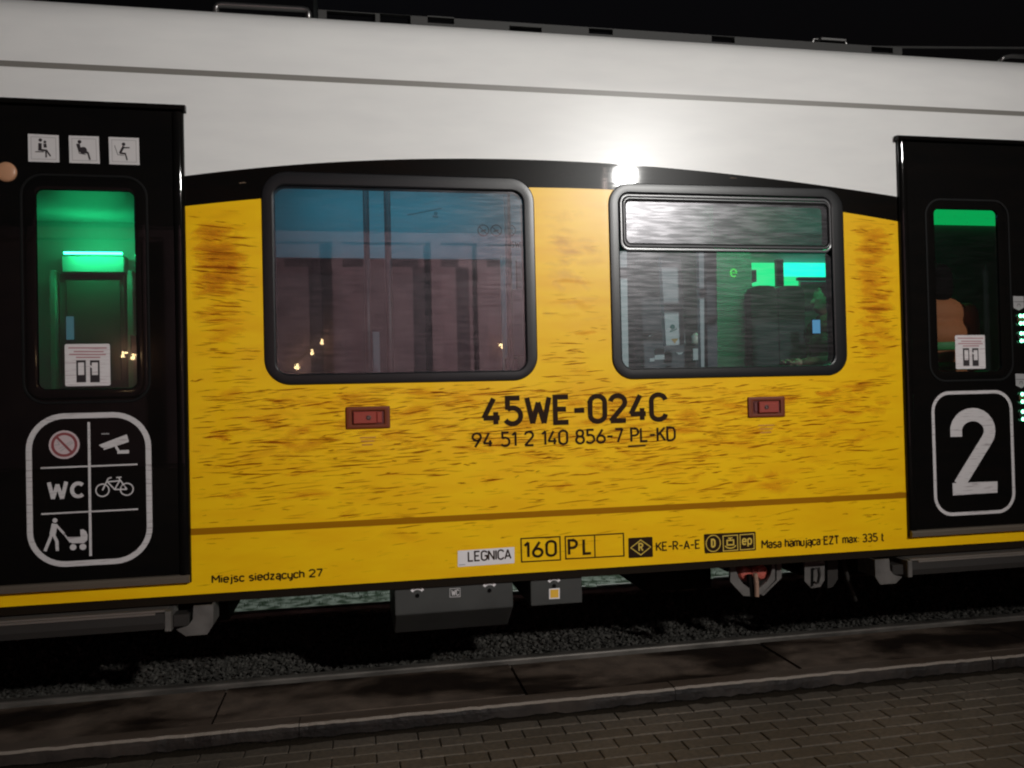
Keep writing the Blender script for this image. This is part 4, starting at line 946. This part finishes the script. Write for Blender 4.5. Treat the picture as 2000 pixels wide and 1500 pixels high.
xa, xb = zJ(500,600,1.6).x, zJ(1105,600,1.6).x
zs = zJ(800,448,1.6).z
seat(xa, (xa+xb)/2-.003, zs, 1.6); seat((xa+xb)/2+.003, xb, zs, 1.6)
jbox('door_post', (795,150), (880,450), 2.5, 2.56, 'wall_dark')
ic = Decal(1.745); c = P(1433,533,1.745); ic.stroke([(c.x+.024*cos(radians(a)), c.z+.028*sin(radians(a))) for a in range(0,330,15)], .010); ic.stroke([(c.x-.02,c.z),(c.x+.022,c.z)], .006); ic.build('lit_icon', M['green_icon'], train, fix=False)
sl_ = MB(); sl_.box(P(1460,300,1.0).x, P(1700,300,1.0).x, .95, 1.05, 3.01, 3.04); sl_.build('unseen_ceiling_light', emitter('added_green_light', (.02,1.0,.33), 15.0), train)  # unseen green strip added to light the partition, seats and person
# vestibule behind the left door
vx0, vx1 = -2.6, DL+.35
vb = MB(); vb.box(vx0, vx0+.03, .07, 2.75, FZ, Z_JOIN-.12); vb.build('partition', M['wall_in'], train)
zK = lambda a, c, Y: P(a/5, 480+c/5, Y)
def kbox(name, pa, pb, Ya, Yb, m):
    a, c = zK(*pa, Ya), zK(*pb, Ya); q = MB(); q.bbox(min(a.x,c.x), max(a.x,c.x), Ya, Yb, min(a.z,c.z), max(a.z,c.z), .006); return q.build(name, M[m] if isinstance(m, str) else m, train)
kbox('light_tube', (620,58), (1185,80), 2.50, 2.53, 'green_tube')
kbox('light_cover', (600,95), (1215,262), 2.60, 2.72, 'wall_in')
kbox('far_door', (575,268), (1235,2200), 2.66, 2.76, mat('far_door_grey', (.20,.21,.21), .6))
kbox('far_door_pane', (640,330), (1190,1320), 2.64, 2.658, mat('far_pane_dark', (.12,.15,.15), .3))
kbox('door_frame', (478,240), (565,2200), 2.62, 2.70, 'wall_in'); kbox('door_frame', (1240,240), (1330,2200), 2.62, 2.70, 'wall_in')
kbox('notice_card', (642,690), (718,915), 2.62, 2.638, emitter('small_blue_screen', (.12,.36,.42), .35))
kbox('ticket_machine', (1270,870), (1480,1050), 2.3, 2.5, 'wall_dark')
# vestibule behind the right door
a, c = P(1790,412,1.7), P(1990,440,1.7)
q = MB(); q.box(a.x, c.x, 1.7, 1.74, c.z, a.z+.05); q.build('glow_panel', emitter('green_header', (.0,1.0,.22), .5), train)
q = MB(); q.box(a.x-.4, c.x+.4, 1.745, 1.8, FZ, Z_JOIN-.12); q.build('partition', M['wall_dark'], train)

# ================================================================== PEOPLE
def capsule(mb, a, c, ra, rb, n=12):
    a, c = Vector(a), Vector(c); d = (c-a); L = d.length; d.normalize(); o = d.orthogonal().normalized(); p = d.cross(o); rings = []
    for k in range(5):
        t = pi/2*(1-k/4); rings.append((a - d*ra*sin(t), max(ra*cos(t), 1e-4)))
    for k in range(1, 4): rings.append((a+d*L*k/4, ra+(rb-ra)*k/4))
    for k in range(5):
        t = pi/2*k/4; rings.append((c + d*rb*sin(t), max(rb*cos(t), 1e-4)))
    mb.loft([[q+(o*cos(2*pi*j/n)+p*sin(2*pi*j/n))*rr for j in range(n)] for q, rr in rings], True)
def ellipsoid(mb, c, rx, ry, rz, n=18, m_=10):
    mb.loft([[(c[0]+rx*max(cos(t),.001)*cos(2*pi*j/n), c[1]+ry*max(cos(t),.001)*sin(2*pi*j/n), c[2]+rz*sin(t)) for j in range(n)] for t in [-pi/2+pi*k/m_ for k in range(m_+1)]], True)
def blend(mb, name, m, parent, vox):
    o = mb.build(name, m, parent, smooth=True); rm = o.modifiers.new('remesh', 'REMESH'); rm.mode = 'VOXEL'; rm.voxel_size = vox; rm.use_smooth_shade = True
    sm = o.modifiers.new('smooth', 'SMOOTH'); sm.iterations = 3; sm.factor = .5; return o
def person(loc, H, face, label, jacket, hold, bands=False, head_turn=0):
    """face: +1 faces +x, -1 faces -x."""
    root = thing('person', label, 'person', loc); X0, Y0, Z0 = loc; h = H/1.72
    def V(f, s, z): return (X0+face*f*h, Y0+s*h, Z0+z*h)          # f forward, s side, z up
    body = MB()
    ellipsoid(body, V(.01,0,1.60), .095*h, .075*h, .115*h); ellipsoid(body, V(.035,0,1.555), .065*h, .058*h, .07*h)
    capsule(body, V(.105,0,1.600), V(.122,0,1.575), .010*h, .015*h); ellipsoid(body, V(.095,0,1.535), .014*h, .026*h, .010*h)
    for s in (-1,1):
        ellipsoid(body, V(-.01,s*.077,1.595), .020*h, .010*h, .032*h); ellipsoid(body, V(.090,s*.033,1.605), .012*h, .014*h, .009*h)
    capsule(body, V(-.015,0,1.52), V(-.03,0,1.40), .055*h, .062*h)
    for z, rx, ry in ((1.36,.10,.17),(1.25,.115,.175),(1.12,.105,.155),(1.00,.105,.15),(.93,.115,.165)): ellipsoid(body, V(-.02,0,z), rx*h, ry*h, .11*h)
    arms = []
    for s in (-1,1):
        sh = V(-.02,s*.19,1.39); el = V(-.01+hold*.02,s*.23,1.10); hn = V(.02+hold*.24,s*(.23-hold*.13),.86+hold*.24)
        capsule(body, sh, el, .052*h, .042*h); capsule(body, el, hn, .040*h, .028*h); arms.append((sh,el,hn,s))
        d = (Vector(hn)-Vector(el)).normalized(); side = Vector((0,1,0)); pm1 = Vector(hn)+d*.045*h
        ellipsoid(body, pm1, .030*h, .040*h, .040*h)
        for k in range(4):
            b0 = pm1+side*((k-1.5)*.020*h)+d*.03*h; ln = (.060,.070,.066,.052)[k]*h; mid = b0+d*ln*.55; tip = mid+(d*.5+Vector((0,0,.75 if hold else -.6)))*ln*.5
            capsule(body, b0, mid, .0095*h, .009*h, 8); capsule(body, mid, tip, .009*h, .0075*h, 8)
        t0 = pm1-side*(s*.036*h); capsule(body, t0, t0+d*.03*h-side*(s*.018*h), .011*h, .010*h, 8); capsule(body, t0+d*.03*h-side*(s*.018*h), t0+d*.055*h-side*(s*.008*h), .010*h, .008*h, 8)
        hip = V(-.02,s*.09,.90); kn = V(.0,s*.10,.49); an = V(-.03,s*.10,.09)
        capsule(body, hip, kn, .085*h, .058*h); capsule(body, kn, an, .056*h, .040*h); capsule(body, V(-.05,s*.10,.045), V(.15,s*.11,.035), .042*h, .034*h)
    bo_ = blend(body, 'body', M['skin'], root, .009)
    jk = MB()
    for z, rx, ry in ((1.385,.105,.18),(1.25,.135,.195),(1.12,.130,.18),(1.00,.135,.18),(.90,.145,.19)): ellipsoid(jk, V(-.02,0,z), rx*h, ry*h, .12*h)
    capsule(jk, V(-.02,0,1.42), V(-.02,0,1.455), .072*h, .066*h)
    for (sh,el,hn,s) in arms:
        e2 = Vector(hn)-(Vector(hn)-Vector(el)).normalized()*.015*h
        capsule(jk, sh, el, .070*h, .058*h); capsule(jk, el, e2, .056*h, .042*h)
    blend(jk, 'jacket', jacket, root, .012)
    tr = MB()
    for s in (-1,1): capsule(tr, V(-.02,s*.09,.88), V(.0,s*.10,.49), .102*h, .076*h); capsule(tr, V(.0,s*.10,.49), V(-.03,s*.10,.11), .074*h, .062*h)
    ellipsoid(tr, V(-.02,0,.90), .13*h, .18*h, .10*h); blend(tr, 'trousers', M['trousers'], root, .012)
    sh_ = MB()
    for s in (-1,1): capsule(sh_, V(-.055,s*.10,.052), V(.16,s*.112,.042), .052*h, .042*h)
    blend(sh_, 'shoes', M['shoe'], root, .012)
    hr = MB(); ellipsoid(hr, V(-.018,0,1.635), .100*h, .088*h, .095*h); ellipsoid(hr, V(-.055,0,1.565), .062*h, .082*h, .115*h); blend(hr, 'hair', M['hair'], root, .009)
    if bands:
        for z in (1.04, 1.17):
            b_ = MB(); n = 40
            b_.loft([[V(-.02+rx_*cos(2*pi*j/n), ry_*sin(2*pi*j/n), zz) for j in range(n)] for rx_, ry_, zz in ((.138,.190,z-.025),(.141,.199,z-.02),(.141,.199,z+.02),(.138,.190,z+.025))]); b_.build('reflective_band', M['band_green'], root, smooth=True)
    return root, arms, V, h
pa = P(1606,557,1.45); Hh = pa.z-FZ
pl1, arms, V, h = person((P(1612,600,1.45).x, 1.45, FZ), Hh, -1, 'dark haired person in a brown jacket holding a lit phone inside the carriage', M['jacket_brown'], 1.0)
ph_loc = (Vector(arms[0][2])+Vector(arms[1][2]))/2
fx = P(1581,640,1.45)
ph = thing('phone', 'bright blue phone screen held by the person in the brown jacket', 'phone', (fx.x,1.45,fx.z))
q = MB(); q.bbox(-.035+fx.x, .035+fx.x, 1.36, 1.368, fx.z-.055, fx.z+.055, .003); q.build('case', M['under'], ph)
q = MB(); q.poly([(fx.x-.031,1.3585,fx.z-.049),(fx.x+.031,1.3585,fx.z-.049),(fx.x+.031,1.3585,fx.z+.049),(fx.x-.031,1.3585,fx.z+.049)]); q.build('screen', M['screen'], ph, fix=False)
hs2 = (P(1850,590,.33).z-FZ)/1.47
p2 = person((P(1829,600,.33).x, .33, FZ), 1.72*hs2, -1, 'person in an orange jacket with green bands behind the door pane', M['jacket_orange'], .15, True)[0]
p2.rotation_euler = (0, 0, radians(-100))

# ================================================================== DIRT STREAKS AND PAINTED SHEEN ON THE SIDE
def in_open(x, z, pad=.0):
    for o in (W1o, W2o):
        if o[0]-pad < x < o[1]+pad and o[2]-pad < z < o[3]+pad: return True
    return False
def lens(mb, x, z, L, hgt, alpha, tilt, Y):
    """soft-edged smear: opaque core, transparent rim."""
    n = 7; core = []; up = []; dn = []
    b1_, b2_ = random.uniform(-.3,.3), random.uniform(-.5,.5)
    for k in range(n):
        t = k/(n-1)*2-1; e = (1-t*t)**.7; xx = x+t*L/2; zz = z+tilt*t*L/2+hgt*b1_*sin(3*t+b2_)
        core.append((xx,Y,zz)); up.append((xx,Y,zz+hgt*.5*e*random.uniform(.7,1.3)+.0004)); dn.append((xx,Y,zz-hgt*.5*e*random.uniform(.7,1.3)-.0004))
    i = len(mb.v); mb.v += up+core+dn
    ca = [alpha*(1-abs(k/(n-1)*2-1)**3)*random.uniform(.75,1.1) for k in range(n)]
    mb.c += [0]*n + [min(1,max(0,c)) for c in ca] + [0]*n
    for k in range(n-1):
        mb.f.append((i+k, i+k+1, i+n+k+1, i+n+k)); mb.f.append((i+n+k, i+n+k+1, i+2*n+k+1, i+2*n+k))
# (centre px, spread px, weight) of the dirty zones
zones = [((415,520),(60,75),2.6),((430,690),(75,50),.45),((420,800),(60,70),.8),((620,800),(170,60),1.25),((850,800),(160,55),.9),((1120,800),(170,60),1.3),((1330,780),(130,50),1.1),((1420,840),(150,60),.8),
         ((1695,560),(50,95),2.6),((1690,740),(70,60),.9),((1600,800),(120,55),.9),((1110,660),(60,60),.55),((600,900),(250,70),.7),((1300,900),(350,70),.55),((1000,980),(600,90),.5),((1650,950),(120,110),.35)]
def density(px, py):
    return .10 + sum(wt*math.exp(-.5*(((px-c[0])/s[0])**2+((py-c[1])/s[1])**2)) for c, s, wt in zones)
brown = MB(); made = 0; tries = 0
while made < 2200 and tries < 90000:
    tries += 1; px, py = random.uniform(362,1768), random.uniform(395,1150)
    dn_ = density(px, py)
    if random.random() > dn_/2.2: continue
    x, z = xz(px, py)
    if x < DL+.02 or x > DR-.02 or z > interp(LOWC, x)-.02 or z < Z_SKIRT+.02 or in_open(x, z, .015): continue
    strong = min(1, dn_/1.2); L = random.uniform(.03,.13)*(.6+.7*strong)*random.choice((.6,1,1,1.5)); hh = random.uniform(.003,.0075)*(.7+.6*strong)
    if in_open(x-L/2, z, .004) or in_open(x+L/2, z, .004) or x-L/2 < DL or x+L/2 > DR: continue
    tl = (random.gauss(-.05,.05) if py < 620 else random.gauss(.045,.05))
    lens(brown, x, z, L, hh, min(.9, (random.random()**1.6*.62+.12)*(.5+.75*strong)), tl, -.0006-random.random()*.0008); made += 1
bo2 = brown.build('dirt_streaks', M['streak_brown'], train, kind='stuff', fix=False); with_colors(brown, bo2)
haze = MB()
for c, s, wt in zones[:1]*3+zones[3:8]+zones[8:9]*3+zones[9:14]:
    for _ in range(int(28*wt)):
        px, py = random.gauss(c[0], s[0]*.7), random.gauss(c[1], s[1]*.8); x, z = xz(px, py); L = random.uniform(.10,.26); hh = random.uniform(.02,.07)
        if x-L/2 < DL+.002 or x+L/2 > DR-.002 or in_open(x, z, .05) or in_open(x-L/2, z, .04) or in_open(x+L/2, z, .04) or z+.05 > interp(LOWC, x): continue
        lens(haze, x, z, L, hh, random.uniform(.10,.34), random.gauss(0,.03), -.0003-random.random()*.0003)
ho_ = haze.build('dirt_film', M['streak_haze'], train, kind='stuff', fix=False); with_colors(haze, ho_)
pale = MB()
for _ in range(60):  # smears between the windows, painting the lamp's sheen on the dirt film
    py = random.uniform(395,640); px = random.gauss(1095, 34) - (12 if py > 560 else 0); x, z = xz(px, py); L = random.uniform(.07,.20); hh = random.uniform(.02,.07)
    if x-L/2 < W1o[1]+.003 or x+L/2 > W2o[0]-.003 or z+.03 > interp(LOWC, x): continue
    a_ = math.exp(-.5*((py-520)/75)**2)
    lens(pale, x, z, L, hh, random.uniform(.05,.15)*a_+.01, random.gauss(-.02,.04), -.0020-random.random()*.0006)
for _ in range(28):                                   # on the white and black paint
    px, py = random.uniform(370,1745), random.uniform(300,420); x, z = xz(px, py)
    if in_open(x, z, .02) or z < interp(LOWC, x)+.02 or z > interp(TOPC, x)-.015: continue
    lens(pale, x, z, random.uniform(.03,.09), random.uniform(.003,.007), random.uniform(.1,.4), random.gauss(-.06,.03), -.0010-random.random()*.0006)
po_ = pale.build('dirt_streaks', M['streak_pale_sheen'], train, kind='stuff', fix=False); with_colors(pale, po_)

# ================================================================== BEHIND THE CAMERA (seen only as reflections)
def street_lamp(name, label, base, head, aim, power, color, size, spread=180):
    t = thing(name, label, 'street lamp', base)
    pl = MB(); pl.tube([(base[0],base[1],0),(base[0],base[1],head.z-.15)], [.09,.055], 14); pl.build('pole', M['bracket'], t, smooth=True)
    bs_ = MB(); bs_.tube([(base[0],base[1],-.05),(base[0],base[1],.5)], [.13,.12], 14); bs_.build('base', M['bracket'], t)
    ar = MB(); ar.tube([(base[0],base[1],head.z-.2),(head.x,head.y,head.z+.10)], .03, 10); ar.build('arm', M['bracket'], t)
    hd = MB(); d = (Vector(aim)-head).normalized(); o = d.orthogonal().normalized(); p = d.cross(o)
    hd.loft([[head-d*k+(o*cos(2*pi*j/20)+p*sin(2*pi*j/20))*rr for j in range(20)] for k, rr in ((-.03,size*.62),(.0,size*.6),(.08,size*.5),(.13,size*.2),(.14,.01))]); hd.build('lamp_head', M['bracket'], t)
    l_ = area('lamp_light', head, aim, power, color, size, spread); l_.parent = t; l_.matrix_parent_inverse = Matrix.Translation(-t.location)
    return t
street_lamp('street_lamp', 'tall street lamp with a cold white head lighting the carriage', (LAMP.x+.6, LAMP.y-1.2, 0), LAMP, (.9, 0, 2.35), 98, (1.0,.985,.95), .34, 62)
street_lamp('street_lamp', 'street lamp standing on the far side of the track', (2.2, 5.6, 0), Vector((1.8, 4.2, 4.4)), (1.2, 3.4, 0), 75, (.92,1.0,.93), .3)
street_lamp('street_lamp', 'added street lamp brightening the front of the pink station building', (5.5, -13.2, 0), Vector((5.3, -12.6, 6.6)), (-1.5, -19.0, 2.5), 1550, (1.0,.86,.84), .3)  # lamp added to brighten the reflected facade
BYF = 19.0                                   # mirrored distance of the facade
M['plaster'] = mat('pink_plaster', (.52,.34,.38), .85); add_noise(M['plaster'], (1,1,1), 1.2, 5, (.40,.255,.29), (.55,.37,.41))
M['opening_shadow'] = mat('opening_and_shadow', (.13,.085,.10), .8)  # dark openings, also used for the painted pilaster shadows
bld = thing('station_building', 'pink plastered building with dark windows and pilaster shadow strips facing the track', 'building', (-2, -BYF-4, 0))
def bp(px, py): p = P(px, py, BYF); return (p.x, p.z)
ztop_b = bp(760,457)[1]
wl_ = MB(); wl_.box(-16, 5.2, -BYF-8, -BYF, 0, ztop_b); wl_.build('wall', M['plaster'], bld)
cn = MB(); cn.box(-16.2, 5.4, -BYF-8.2, -BYF+.25, ztop_b-.28, ztop_b); cn.build('cornice', M['plaster'], bld)
for px in (330,455,652,843,932,1110,1180):
    x = bp(px,600)[0]; q = MB(); q.box(x-.02, x+.26, -BYF+.002, -BYF+.34, 0, ztop_b-.29); q.build('pilaster', M['plaster'], bld)
for a, c in ((556,625),(655,708),(764,818),(848,895),(940,1000)):
    x0, z0 = bp(a,521); x1, z1 = bp(c,505); q = MB(); q.box(x0, x1, -BYF+.002, -BYF+.02, min(z0,z1), max(z0,z1)); q.build('window', M['opening_shadow'], bld)
for a, c in ((604,629),(806,830),(890,915)):
    x0, z1 = bp(a,522); x1, _ = bp(c,522); q = MB(); q.box(x0, x1, -BYF+.002, -BYF+.02, .2, z1); q.build('window', M['opening_shadow'], bld)  # pilaster shadows laid on the wall as dark strips
for px, py, s in ((582,719,.07),(611,692,.05),(630,672,.05),(975,681,.035),(249,697,.05),(268,701,.06)):
    x, z = bp(px,py); q = MB(); ellipsoid(q, (x,-BYF+.42,z), s, s, s*.8, 12, 8); q.tube([(x,-BYF,z+.1),(x,-BYF+.42,z+.1),(x,-BYF+.42,z+.03)], .02, 6); q.build('distant_light', M['warm_bulb'], bld)  # bulbs on the facade standing in for distant street lights
